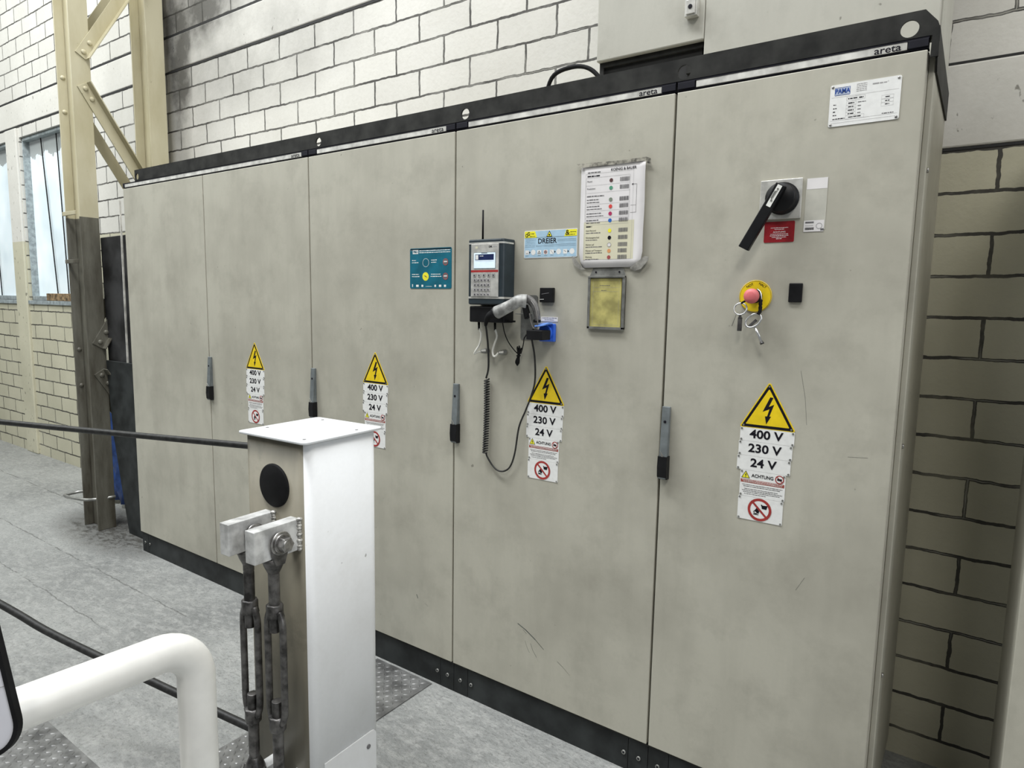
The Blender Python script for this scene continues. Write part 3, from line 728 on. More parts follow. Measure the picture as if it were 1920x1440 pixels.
p.ring(2.2625, 1.633, 0.0143, 0.0154, 'white_label', 1); p.disc(2.2615, 1.583, 0.0155, 'bright_yellow', 1); p.poly([(2.253, 1.587), (2.262, 1.586), (2.270, 1.580), (2.262, 1.581)], 'rust_board', 2)
for zz in (1.634, 1.583): p.ring(2.358, zz, 0.010, 0.0125, 'dot_maroon', 2, 14); p.disc(2.358, zz, 0.0105, 'ink_soft', 1); p.rect(2.350, 2.366, zz-0.001, zz+0.003, 'paper', 3)
for a, b, h in ((2.194, 2.198, 0.010), (2.214, 2.227, 0.008), (2.241, 2.250, 0.008), (2.305, 2.313, 0.008), (2.327, 2.338, 0.008), (2.351, 2.361, 0.008)): p.rect(a, b, 1.545, 1.545+h, 'white_label', 1)
p.fine(2.262, 2.293, 1.547, 0.002, 'white_label'); p.done('printing', t)

# ------------------------------------------------------------------ blue DREIER sticker
t = thing('blue_sticker', 'pale blue sticker reading DREIER with yellow corner fields', 'sticker', (2.798, 0, 1.638))
bm = B(); prism(bm, rrect(2.698, 2.898, 1.638, 1.726, 0.004, -0.0012), (0, 0.001, 0)); obj('sheet', bm, 'white_label', t)
p = Pr(-0.0012)
p.rect(2.700, 2.896, 1.640, 1.724, 'sky_blue', 1); p.line(2.70, 1.7035, 2.896, 1.7035, 0.0007, 'ink', 2)
p.poly([(2.700, 1.7035), (2.748, 1.7035), (2.740, 1.724), (2.700, 1.724)], 'bright_yellow', 2); p.poly([(2.850, 1.7035), (2.896, 1.7035), (2.896, 1.724), (2.858, 1.724)], 'bright_yellow', 2)
p.text('G', 2.7075, 1.7105, 0.011, 'ink', bold=0.02, lay=3); p.text('G', 2.7155, 1.7155, 0.011, 'ink', bold=0.02, lay=4); p.fine(2.724, 2.737, 1.716, 0.0024, 'ink', 3); p.fine(2.720, 2.741, 1.708, 0.0018, 'ink', 3)
p.text('&', 2.862, 1.714, 0.017, 'ink', bold=0.015, lay=3); p.fine(2.872, 2.893, 1.716, 0.0024, 'ink', 3); p.fine(2.870, 2.890, 1.7085, 0.0018, 'ink', 3)
p.poly([(2.784, 1.7045), (2.806, 1.7045), (2.795, 1.7235)], 'ink', 3); p.poly([(2.787, 1.7062), (2.803, 1.7062), (2.795, 1.7200)], 'bright_yellow', 4); p.disc(2.795, 1.7105, 0.0028, 'ink', 5)
p.text('DREIER', 2.787, 1.6910, 0.0165, 'ink', wide=0.98, bold=0.018)
for k_, z in enumerate((1.698, 1.6935, 1.689, 1.684, 1.679, 1.674)): p.fine(2.703, 2.745-k_*0.001, z, 0.0011, 'plate_blue')
for z in (1.6945, 1.690, 1.679, 1.6745): p.fine(2.826, 2.893, z, 0.0011, 'plate_blue')
for z in (1.6785, 1.6745): p.fine(2.745, 2.826, z, 0.0010, 'plate_blue')
for cx in (2.7345, 2.831, 2.880): p.disc(cx, 1.6565, 0.0088, 'white_label', 2); p.poly([(cx-0.016, 1.653), (cx-0.016, 1.660), (cx-0.0105, 1.6565)], 'ink', 2)
for cx in (2.7105, 2.7575, 2.782, 2.806, 2.855): p.rect(cx-0.0075, cx+0.0075, 1.6495, 1.6635, 'white_label', 2, 0.001); p.fine(cx-0.005, cx+0.006, 1.6455, 0.0012, 'ink_soft', 2)
p.poly([(2.7515, 1.652), (2.7635, 1.652), (2.7575, 1.662)], 'ink', 3); p.poly([(2.7545, 1.6533), (2.7605, 1.6533), (2.7575, 1.6585)], 'white_label', 4)
p.ring(2.782, 1.6565, 0.0038, 0.0058, 'dot_maroon', 3, 16); p.rect(2.779, 2.785, 1.655, 1.658, 'ink', 3); p.line(2.801, 1.662, 2.811, 1.651, 0.0008, 'ink', 3); p.line(2.851, 1.660, 2.859, 1.655, 0.001, 'ink', 3); p.line(2.706, 1.654, 2.715, 1.654, 0.0008, 'ink', 3)
p.done('printing', t)

# ------------------------------------------------------------------ poster with coloured dots
t = thing('barcode_poster', 'white poster with coloured dots and barcodes taped above the document pocket', 'poster', (3.01, 0, 1.60))
bm = B(); N = 10
zs = [1.604+(1.911-1.604)*j/14 for j in range(15)]
g = []
for j, z in enumerate(zs):
    row = []
    for i in range(N+1):
        f = i/N; xl = 2.907; xr = 3.121
        if j < 2: xl += 0.012*(1-j/1.6 if j < 2 else 0); xr -= 0.012*(1-j/1.6)
        xx = xl+(xr-xl)*f
        row.append(bm.verts.new((xx, -0.0048-0.0003*abs(math.sin(f*5+j*0.45))-0.005*max(0, f-0.9)/0.1*(0.3+0.7*math.sin(j*0.4)**2)+0.002*max(0, 0.08-f)/0.08, z)))
    g.append(row)
for j in range(14):
    for i in range(N): bm.faces.new((g[j][i], g[j][i+1], g[j+1][i+1], g[j+1][i])).smooth = True
o = obj('sheet', bm, 'paper', t); sd = o.modifiers.new('solid', 'SOLIDIFY'); sd.thickness = 0.0006
Yp = -0.0058
p = Pr(Yp)
px0, px1 = 2.927, 3.075
p.rect(2.922, 3.090, 1.628, 1.741, 'paper_aged', 0)
p.frame(2.926, 3.072, 1.741, 1.872, 0.0006, 'line_grey'); p.frame(2.924, 3.083, 1.628, 1.884, 0.0005, 'line_grey')
p.text('KOENIG & BAUER', 3.050, 1.890, 0.0082, 'ink', wide=0.92, bold=0.012); p.fine(2.931, 2.974, 1.888, 0.0036, 'ink_soft')
rows = [(1.855, 'Pausen', 'dot_brown'), (1.832, 'Produktion', 'dot_green'), (1.797, None, 'dot_grey'), (1.777, None, 'dot_red'), (1.756, None, 'dot_crimson'), (1.736, None, 'dot_blue'),
        (1.704, 'Kein Personal', 'bright_yellow'), (1.684, 'Werkzeugwechsel', 'ink'), (1.664, 'Warten auf', 'paper'), (1.6455, 'Warten auf Transport', 'dot_orange'), (1.6275+0.001, 'Wartung', 'dot_maroon')]
zs_ = [1.860, 1.838, 1.804, 1.784, 1.763, 1.743, 1.708, 1.687, 1.666, 1.648, 1.629]
for k_, ((_, tx, dm), z) in enumerate(zip(rows, zs_)):
    z -= 0.001 if k_ < 6 else -0.004
    if tx: p.text(tx, 2.930, z+0.003, 0.0048, 'ink', 'LEFT', wide=0.95, bold=0.004)
    else: p.fine(2.930, 2.930+random.uniform(0.030, 0.055), z+0.004, 0.0036, 'ink_soft')
    if k_ not in (0, 1): p.fine(2.930, 2.930+random.uniform(0.035, 0.06), z-0.004, 0.0030, 'ink_soft')
    p.disc(3.011, z+0.001, 0.0058, dm, 2)
    if dm == 'paper': p.ring(3.011, z+0.001, 0.0055, 0.0062, 'ink_soft', 3)
    p.bars(3.040, 3.070, z-0.0045, z+0.0075, 'ink_soft', 2)
    if k_ < 6: p.line(2.926, z-0.0095, 3.072, z-0.0095, 0.0005, 'line_grey')
p.fine(2.930, 2.972, 1.877, 0.0038, 'ink'); p.fine(2.930, 2.988, 1.8175, 0.0038, 'ink_soft'); p.fine(2.930, 2.950, 1.7275, 0.0042, 'ink')
p.line(3.078, 1.843, 3.094, 1.843, 0.0007, 'ink'); p.line(3.094, 1.843, 3.094, 1.762, 0.0007, 'ink'); p.line(3.076, 1.762, 3.094, 1.762, 0.0007, 'ink'); p.line(3.076, 1.783, 3.094, 1.783, 0.0006, 'ink')
p.poly([(3.078, 1.843), (3.083, 1.8455), (3.083, 1.8405)], 'ink', 2)
p.done('printing', t)
def tape(pts, y, m, nm='tape_strip'):
    bm = B(); prism(bm, [(a, y, b) for a, b in pts], (0, 0.0012, 0)); return obj(nm, bm, m, t, 0.0002)
tape([(2.893, 1.918), (2.900, 1.911), (2.908, 1.898), (2.912, 1.905), (3.03, 1.904), (3.115, 1.905), (3.125, 1.897), (3.139, 1.893), (3.135, 1.910), (3.122, 1.915), (3.02, 1.914)], -0.0090, 'tape')
tape([(2.884, 1.640), (2.893, 1.636), (2.924, 1.604), (2.934, 1.598), (2.912, 1.598), (2.893, 1.612), (2.886, 1.628)], -0.0085, 'tape_grey')
tape([(3.142, 1.632), (3.128, 1.634), (3.090, 1.607), (3.083, 1.600), (3.098, 1.592), (3.118, 1.597), (3.140, 1.622)], -0.0085, 'tape_grey')

# document pocket
t = thing('document_pocket', 'grey metal document pocket holding a yellowed note below the poster', 'holder', (3.008, 0, 1.415))
bm = B()
box(bm, 2.945, 3.069, -0.004, 0, 1.418, 1.578)
prism(bm, [(2.947, -0.004, 1.578), (3.069, -0.004, 1.578), (3.058, -0.001, 1.603), (2.957, -0.001, 1.603)], (0, 0.001, 0))
box(bm, 2.945, 2.953, -0.010, 0, 1.418, 1.578); box(bm, 3.061, 3.069, -0.010, 0, 1.418, 1.578); box(bm, 2.945, 3.069, -0.010, 0, 1.416, 1.424); box(bm, 2.945, 3.069, -0.012, -0.004, 1.573, 1.578)
obj('pocket', bm, 'bracket_metal', t, 0.0008)
bm = B(); box(bm, 2.953, 3.058, -0.0075, -0.0045, 1.424, 1.571); n_ = obj('note', bm, 'yellow_note', t, 0.0005)
p = Pr(-0.0075); p.frame(2.963, 3.050, 1.43, 1.566, 0.0004, 'line_grey'); p.line(2.963, 1.543, 3.05, 1.543, 0.0004, 'line_grey'); p.line(2.963, 1.531, 3.05, 1.531, 0.0004, 'line_grey'); p.fine(2.985, 3.02, 1.549, 0.002, 'ink_soft'); p.fine(2.99, 3.008, 1.5345, 0.002, 'ink_soft'); p.done('printing', n_)
for x_ in (2.968, 3.047):
    bm = B(); cyl(bm, (x_, -0.0005, 1.590), (x_, -0.0045, 1.590), 0.0028, n=12); obj('screw', bm, 'ink', t)

# ------------------------------------------------------------------ type plate with PAMA
t = thing('type_plate', 'engraved metal type plate with blue PAMA mark at the top right', 'plate', (3.674, 0, 1.935))
bm = B(); prism(bm, rrect(3.598, 3.750, 1.9345, 2.0325, 0.004, -0.0016), (0, 0.0014, 0)); obj('plate', bm, 'white_label', t)
p = Pr(-0.0016)
p.frame(3.609, 3.642, 2.007, 2.025, 0.0008, 'plate_blue'); p.rect(3.610, 3.641, 2.008, 2.024, 'plate_blue_pale', 1); p.text('PAMA', 3.6255, 2.016, 0.0112, 'plate_blue', wide=0.82, bold=0.03)
for z in (2.027, 2.023, 2.019, 2.015, 2.011): p.fine(3.656, 3.678, z, 0.0018, 'line_grey')
p.fine(3.69, 3.72, 2.022, 0.0034, 'line_grey'); p.text('R', 3.7225, 2.0235, 0.003, 'line_grey')
p.line(3.602, 2.003, 3.746, 2.003, 0.0004, 'line_grey'); p.line(3.602, 1.9425, 3.746, 1.9425, 0.0004, 'line_grey'); p.line(3.602, 1.9485, 3.746, 1.9485, 0.0004, 'line_grey')
p.frame(3.636, 3.676, 1.992, 2.0005, 0.0004, 'line_grey'); p.fine(3.639, 3.659, 1.996, 0.0028, 'ink'); p.fine(3.663, 3.673, 1.996, 0.0028, 'ink')
for k_, z in enumerate((1.9855, 1.977, 1.969, 1.961)):
    p.fine(3.607, 3.607+0.006+0.002*(k_ % 2), z, 0.0024, 'ink'); p.frame(3.636, 3.657, z-0.004, z+0.004, 0.0003, 'line_grey'); p.fine(3.640, 3.653, z, 0.0026, 'ink'); p.fine(3.661, 3.668+(0.01 if k_ == 0 else 0), z, 0.0024, 'ink_soft')
    if k_ < 3: p.frame(3.711, 3.736, z-0.001, z+0.007, 0.0003, 'line_grey'); p.fine(3.719, 3.728, z+0.003, 0.0024, 'ink')
p.fine(3.607, 3.634, 1.952, 0.0024, 'ink'); p.frame(3.636, 3.676, 1.949, 1.957, 0.0003, 'line_grey'); p.fine(3.642, 3.67, 1.953, 0.0026, 'ink'); p.fine(3.714, 3.738, 1.9515, 0.0026, 'ink_soft')
p.done('printing', t)
for x_, z_ in ((3.6035, 2.0275), (3.7445, 2.0275), (3.6035, 1.9395), (3.7445, 1.9395)):
    bm = B(); lathe(bm, (x_, -0.0016, z_), (0, -1, 0), [(0.0032, 0), (0.003, 0.001), (0.0015, 0.002)], 10); obj('rivet', bm, 'bolt_steel', t)

# ------------------------------------------------------------------ rotary main switch
t = thing('main_switch', 'black rotary main switch with long lever on a square metal plate', 'switch', (3.498, 0, 1.718))
bm = B(); box(bm, 3.446, 3.549, -0.006, 0, 1.719, 1.819); obj('plate', bm, 'silver', t, 0.0015)
bm = B(); lathe(bm, (3.503, -0.006, 1.770), (0, -1, 0), [(0.041, 0), (0.041, 0.004), (0.037, 0.005), (0.037, 0.026), (0.034, 0.030), (0.002, 0.031)], 40); obj('knob', bm, 'black_plastic', t)
d = Vector((3.424-3.507, 0, 1.643-1.800)).normalized(); n_ = Vector((-d.z, 0, d.x))
a = Vector((3.507, -0.036, 1.800)); b_ = Vector((3.424, -0.040, 1.643))
bm = B(); prism(bm, [a+n_*0.014, a-n_*0.012, b_-n_*0.014, b_+n_*0.014], (0, -0.016, 0)); obj('lever', bm, 'black_plastic', t, 0.002)
bm = B(); c0 = a+d*0.003+Vector((0, -0.0165, 0)); c1 = a+d*0.060+Vector((0, -0.0165, 0)); prism(bm, [c0+n_*0.0075, c0-n_*0.0045, c1-n_*0.0045, c1+n_*0.0075], (0, -0.0015, 0))
for q in (0.18, 0.72):
    c = c0.lerp(c1, q)+n_*0.0015; cyl(bm, c+Vector((0, -0.0015, 0)), c+Vector((0, -0.0025, 0)), 0.0026, n=10, mi=1)
c = c0.lerp(c1, 0.45); prism(bm, [c+n_*0.003-d*0.012, c-n_*0.0035-d*0.008, c-n_*0.0035+d*0.010, c+n_*0.001+d*0.014], (0, -0.0025, 0), 1)
obj('lever_insert', bm, ['edge_paint', 'bracket_metal'], t)
t = thing('red_label', 'small red label with white print under the rotary switch', 'label', (3.499, 0, 1.66))
bm = B(); prism(bm, rrect(3.461, 3.536, 1.6605, 1.7135, 0.003, -0.0012), (0, 0.001, 0)); obj('sheet', bm, 'label_red', t)
p = Pr(-0.0012); p.text('ACHTUNG', 3.499, 1.6865, 0.0042, 'white_label', wide=1.1)
for z, a_ in ((1.6975, 0.022), (1.6935, 0.012), (1.6815, 0.022), (1.6775, 0.023), (1.6735, 0.018), (1.6695, 0.007)): p.fine(3.499-a_, 3.499+a_, z, 0.0016, 'paper')
p.done('printing', t)
t = thing('blank_label', 'blank whitish label with torn lower end right of the rotary switch', 'label', (3.583, 0, 1.685))
bm = B(); prism(bm, rrect(3.5575, 3.6075, 1.688, 1.8165, 0.002, -0.0009), (0, 0.0007, 0)); obj('sheet', bm, 'blank_film', t)
p = Pr(-0.0009); p.rect(3.559, 3.607, 1.789, 1.8155, 'paper', 1); p.done('paper_patch', t)
p = Pr(-0.0009); p.rect(3.5575, 3.605, 1.684, 1.712, 'paper', 1)
p.rect(3.561, 3.581, 1.705, 1.709, 'ink_soft', 2); p.bars(3.561, 3.582, 1.6885, 1.6945, 'ink', 2); p.fine(3.561, 3.580, 1.699, 0.0015, 'line_grey', 2); p.ring(3.594, 1.6975, 0.006, 0.0075, 'line_grey', 2); p.rect(3.5975, 3.605, 1.686, 1.691, 'ink_soft', 2)
p.done('printing', t)

# ------------------------------------------------------------------ emergency stop with keys
t = thing('emergency_button', 'red mushroom emergency button on a round yellow disc', 'button', (3.45, 0, 1.48))
bm = B(); lathe(bm, (3.4485, 0, 1.5205), (0, -1, 0), [(0.0425, 0), (0.0425, 0.002), (0.041, 0.0026)], 40); o = obj('disc', bm, 'label_yellow', t)
p = Pr(-0.0028); p.text('NOT', 3.433, 1.549, 0.0065, 'ink', rot=0.45, bold=0.01); p.text('HALT', 3.466, 1.5495, 0.0065, 'ink', rot=-0.55, bold=0.01); p.ring(3.4485, 1.5205, 0.0405, 0.0415, 'rust_board', 1); p.done('printing', o)
bm = B(); lathe(bm, (3.449, -0.0025, 1.5205), (0, -1, 0), [(0.018, 0), (0.018, 0.006), (0.013, 0.008), (0.012, 0.028)], 30); obj('collar', bm, 'black_plastic', t)
bm = B(); lathe(bm, (3.449, -0.030, 1.5205), (0, -1, 0), [(0.014, 0), (0.0195, 0.006), (0.0195, 0.013), (0.017, 0.018), (0.009, 0.0205), (0.001, 0.021)], 36); o = obj('mushroom', bm, 'button_red', t)
p = Pr(-0.0500)
for i in range(7):
    a0, a1 = PI*(0.18+0.64*i/7), PI*(0.18+0.64*(i+1)/7); p.line(3.449+0.0095*math.cos(a0), 1.5205+0.0095*math.sin(a0), 3.449+0.0095*math.cos(a1), 1.5205+0.0095*math.sin(a1), 0.001, 'stripe_red')
p.done('arrow_mark', o)
def ring_pts(c, rx, rz, tilt, n=26):
    out = []
    for i in range(n):
        a_, b2 = rx*math.cos(2*PI*i/n), rz*math.sin(2*PI*i/n)
        out.append((c[0]+a_*math.cos(tilt)-b2*math.sin(tilt), c[1]+0.004*math.sin(2*PI*i/n), c[2]+a_*math.sin(tilt)+b2*math.cos(tilt)))
    return out
k1 = thing('cabinet_key', 'short dark key on a ring hanging at the left below the red button', 'key', (3.42, -0.03, 1.425), 0, 'keys on the emergency button')
bm = B(); tube(bm, ring_pts((3.4195, -0.030, 1.4865), 0.0165, 0.0155, 0), 0.0021, 8, closed=True); obj('bow', bm, 'chrome', k1)
bm = B(); cyl(bm, (3.4195, -0.030, 1.473), (3.4195, -0.030, 1.463), 0.0022, 0.005, n=12); box(bm, 3.4145, 3.4255, -0.033, -0.027, 1.428, 1.464); obj('shaft', bm, 'dark_steel', k1, 0.0008)
bm = B(); tube(bm, smooth_path([(3.421, -0.029, 1.502), (3.428, -0.018, 1.508), (3.440, -0.016, 1.511)], 4), 0.0028, 8); obj('loop', bm, 'black_rubber', k1)
k2 = thing('cabinet_key', 'longer chrome key on an oval ring hanging at the right below the red button', 'key', (3.46, -0.03, 1.395), 0, 'keys on the emergency button')
bm = B(); tube(bm, ring_pts((3.455, -0.030, 1.4565), 0.0225, 0.0155, 0.62), 0.0026, 8, closed=True); obj('bow', bm, 'chrome', k2)
bm = B(); cyl(bm, (3.459, -0.031, 1.4435), (3.480, -0.033, 1.401), 0.0034, 0.0038, n=16); cyl(bm, (3.480, -0.033, 1.401), (3.4825, -0.033, 1.396), 0.0052, n=16, mi=1)
prism(bm, [(3.440, -0.028, 1.441), (3.446, -0.028, 1.437), (3.466, -0.028, 1.456), (3.460, -0.028, 1.461)], (0, -0.003, 0), 1); obj('shaft', bm, ['chrome', 'dark_steel'], k2)
bm = B(); tube(bm, smooth_path([(3.4665, -0.03, 1.4725), (3.470, -0.028, 1.483), (3.470, -0.028, 1.500), (3.470, -0.026, 1.512)], 4), lambda q: 0.0045+0.0008*math.sin(q*30), 10)
tube(bm, smooth_path([(3.455, -0.012, 1.540), (3.466, -0.020, 1.532), (3.471, -0.027, 1.518), (3.470, -0.028, 1.505)], 5), 0.0014, 8, 1); obj('strap', bm, ['black_rubber', 'chrome'], k2)

# small black square fittings
bm = B(); box(bm, 3.533, 3.566, -0.007, 0, 1.506, 1.555)
tag(obj('black_fitting', bm, 'black_plastic', bevel=0.002), 'small plain black rectangular fitting right of the emergency button', 'fitting')
t = thing('black_connector', 'small black square connector with white mark above the blue socket', 'fitting', (2.795, 0, 1.495))
bm = B(); box(bm, 2.769, 2.8205, -0.012, 0, 1.4955, 1.5425); obj('housing', bm, 'black_plastic', t, 0.002)
p = Pr(-0.012); p.line(2.771, 1.505, 2.786, 1.5055, 0.0014, 'white_label'); p.done('white_mark', t)
p = Pr(-0.012); p.line(2.777, 1.522, 2.805, 1.526, 0.0016, 'ink_soft'); p.done('grey_mark', t)
t = thing('paper_label', 'tiny white printed paper label directly above the blue socket', 'label', (2.80, 0, 1.434))
bm = B(); box(bm, 2.770, 2.834, -0.0012, -0.0002, 1.4345, 1.449); obj('sheet', bm, 'paper', t)
p = Pr(-0.0012); p.fine(2.775, 2.83, 1.4455, 0.0026, 'ink_soft'); p.fine(2.784, 2.82, 1.4395, 0.0026, 'ink_soft'); p.done('printing', t)

# ------------------------------------------------------------------ keypad terminal
t = thing('keypad_terminal', 'dark data terminal with keypad, lit display and antenna on the cabinet door', 'terminal', (2.587, 0, 1.48))
bm = B(); prism(bm, [(2.515, 0, 1.700), (2.513, -0.060, 1.700), (2.519, -0.067, 1.700), (2.654, -0.067, 1.700), (2.661, -0.060, 1.700), (2.661, 0, 1.700)], (0, 0, -0.215)); obj('housing', bm, 'slate_plastic', t, 0.004)
for z0, z1, nm in ((1.684, 1.6895, 'trim_band'), (1.5045, 1.511, 'trim_band')):
    bm = B(); prism(bm, [(2.5125, -0.045, z0), (2.5125, -0.0605, z0), (2.5185, -0.0685, z0), (2.6545, -0.0685, z0), (2.6625, -0.0605, z0), (2.6625, -0.010, z0), (2.661, -0.010, z0), (2.661, -0.045, z0)], (0, 0, z1-z0)); obj(nm, bm, 'silver', t)
bm = B(); box(bm, 2.5305, 2.6445, -0.0705, -0.067, 1.511, 1.684); kp = obj('keypad_panel', bm, 'silver', t, 0.001)
p = Pr(-0.0705)
p.frame(2.5435, 2.6325, 1.604, 1.6555, 0.0012, 'slate_plastic', 1); p.rect(2.531, 2.6445, 1.5915, 1.5985, 'stripe_red', 1); p.text('DK', 2.612, 1.674, 0.0062, 'ink', wide=1.2, bold=0.03); p.fine(2.621, 2.638, 1.674, 0.0035, 'line_grey'); p.rect(2.549, 2.559, 1.669, 1.676, 'paper_aged', 1)
p.done('printing', kp)
bm = B(); box(bm, 2.544, 2.632, -0.072, -0.0705, 1.6045, 1.655); sc_ = obj('display', bm, 'screen_light', t)
p = Pr(-0.072); p.rect(2.549, 2.627, 1.631, 1.650, 'screen_bar', 1); p.rect(2.551, 2.563, 1.633, 1.648, 'white_label', 2); p.fine(2.569, 2.584, 1.6445, 0.003, 'white_label', 2); p.line(2.549, 1.627, 2.627, 1.627, 0.0006, 'line_grey'); p.rect(2.575, 2.600, 1.6525, 1.6545, 'ink', 1); p.done('screen_content', sc_)
bm = B()
for r0 in range(5):
    for c0_ in range(5):
        if r0 == 0: x_, z_ = 2.5415+c0_*0.0198, 1.577
        else: x_, z_ = 2.5435+c0_*0.0142, 1.577-r0*0.0158
        box(bm, x_, x_+0.0105, -0.0722, -0.0705, z_, z_+0.0105, 0)
        prism(bm, [(x_+0.002, -0.0724, z_+0.002), (x_+0.0085, -0.0724, z_+0.002), (x_+0.005+random.uniform(-0.002, 0.002), -0.0724, z_+0.008)], (0, 0.0002, 0), 1)
ks = obj('keys', bm, ['line_grey', 'ink'], t)
bm = B(); box(bm, 2.515, 2.656, -0.060, -0.002, 1.484, 1.503); obj('foot', bm, 'black_plastic', t, 0.003)
bm = B(); cyl(bm, (2.562, -0.048, 1.700), (2.562, -0.048, 1.797), 0.0034, 0.003, n=12); obj('antenna', bm, 'black_rubber', t)
t = thing('scanner_box', 'flat black junction box directly below the keypad terminal', 'box', (2.585, 0, 1.425))
bm = B(); box(bm, 2.515, 2.660, -0.058, 0, 1.4255, 1.4795); obj('housing', bm, 'black_plastic', t, 0.004)
bm = B(); box(bm, 2.660, 2.682, -0.035, -0.02, 1.428, 1.434); obj('tab', bm, 'black_plastic', t)
for x_, off in ((2.534, 0), (2.606, 0.074)):
    q = thing('white_cable', 'short white cable from the black box to the left screw gland' if not off else 'short white cable from the black box to the right screw gland', 'cable', (x_, -0.02, 1.31), 0, 'white cables below the black box')
    bm = B()
    if not off: pp = [(2.535, -0.03, 1.405), (2.545, -0.03, 1.385), (2.540, -0.03, 1.350), (2.524, -0.032, 1.325), (2.518, -0.03, 1.315), (2.527, -0.028, 1.320), (2.541, -0.024, 1.324)]
    else: pp = [(2.604, -0.03, 1.405), (2.613, -0.03, 1.380), (2.604, -0.03, 1.355), (2.596, -0.03, 1.330), (2.600, -0.03, 1.312), (2.607, -0.028, 1.312), (2.616, -0.024, 1.323)]
    tube(bm, smooth_path(pp, 6), 0.0034, 8); obj('cable', bm, 'wire_white', q)
    bm = B(); cyl(bm, (pp[0][0], -0.03, 1.4255), (pp[0][0]+0.001, -0.03, 1.398), 0.0045, 0.0036, n=10); obj('connector', bm, 'black_rubber', q)
    e = Vector(pp[-1]); bm = B(); cyl(bm, e, e+Vector((0.010, 0.012, 0.001)), 0.0065, 0.009, n=8); cyl(bm, e+Vector((0.008, 0.010, 0.001)), e+Vector((0.014, 0.024, 0.002)), 0.0095, n=8); obj('gland', bm, 'bracket_metal', q)

# ------------------------------------------------------------------ hand scanner, its bracket and coiled cord
bm = B()
prism(bm, rrect(2.690, 2.756, 1.370, 1.5185, 0.008, -0.002), (0, 0.0018, 0)); box(bm, 2.700, 2.735, -0.05, -0.002, 1.455, 1.458)
tag(obj('scanner_bracket', bm, 'bracket_metal', bevel=0.0005), 'grey metal bracket plate behind the hand scanner', 'bracket')
t = thing('hand_scanner', 'grey hand-held barcode scanner hanging in its bracket by the terminal', 'scanner', (2.72, -0.06, 1.44))
bm = B()
path = smooth_path([(2.650, -0.082, 1.4600), (2.682, -0.082, 1.4735), (2.712, -0.080, 1.487), (2.733, -0.075, 1.499), (2.752, -0.062, 1.498)], 5)
tube(bm, path, lambda q: 0.0215-0.003*math.sin(q*PI)+0.001*q, 16, flat=1.0); obj('grip', bm, 'scanner_grey', t)
bm = B()
tube(bm, smooth_path([(2.722, -0.068, 1.503), (2.738, -0.062, 1.508), (2.760, -0.055, 1.502), (2.777, -0.050, 1.482), (2.785, -0.048, 1.455), (2.784, -0.046, 1.437)], 5), lambda q: 0.0125-0.004*q+0.002*math.sin(q*PI), 14, flat=0.8); obj('head', bm, 'head_grey', t)
bm = B(); cyl(bm, (2.784, -0.046, 1.440), (2.784, -0.046, 1.431), 0.0125, n=14); obj('scan_window', bm, 'black_plastic', t)
bm = B(); prism(bm, [(2.738, -0.070, 1.487), (2.752, -0.070, 1.487), (2.758, -0.06, 1.45), (2.744, -0.06, 1.440)], (0, 0.02, 0)); obj('trigger', bm, 'black_plastic', t, 0.002)
bm = B(); tube(bm, smooth_path([(2.770, -0.062, 1.500), (2.788, -0.066, 1.480), (2.797, -0.066, 1.450), (2.795, -0.060, 1.425), (2.781, -0.058, 1.412), (2.771, -0.06, 1.43), (2.765, -0.062, 1.46)], 6), 0.0018, 8); obj('guard', bm, 'cord_grey', t)
bm = B(); cyl(bm, (2.650, -0.082, 1.460), (2.640, -0.082, 1.4555), 0.0205, 0.0195, n=18); tube(bm, smooth_path([(2.643, -0.082, 1.457), (2.622, -0.082, 1.449), (2.604, -0.076, 1.434), (2.592, -0.066, 1.415)], 5), lambda q: 0.0125*(1-q)+0.0045, 12); obj('strain_relief', bm, 'black_rubber', t)
bm = B()
tube(bm, smooth_path([(2.592, -0.066, 1.417), (2.585, -0.050, 1.39), (2.580, -0.035, 1.34), (2.575, -0.025, 1.27), (2.562, -0.02, 1.232)], 6), 0.0034, 8)
hp = []
T_ = 30
for i in range(T_*12+1):
    f = i/(T_*12); a = 2*PI*i/12; r = 0.0088
    cx = 2.560+0.002*math.sin(f*3)-0.004*f**2; cz = 1.228-f*0.262
    hp.append((cx+r*math.cos(a), -0.014+r*math.sin(a)*0.9, cz+0.0016*math.cos(a)))
tube(bm, hp, 0.0024, 6)
tube(bm, smooth_path([(2.556, -0.008, 0.966), (2.562, -0.008, 0.952), (2.585, -0.008, 0.925), (2.610, -0.010, 0.911), (2.640, -0.012, 0.914), (2.665, -0.012, 0.935), (2.683, -0.012, 0.985), (2.698, -0.012, 1.075), (2.725, -0.014, 1.135), (2.748, -0.018, 1.185), (2.765, -0.022, 1.24), (2.767, -0.03, 1.32), (2.762, -0.045, 1.39), (2.777, -0.055, 1.412)], 6), 0.003, 8)
obj('cord', bm, 'cable_black', t)

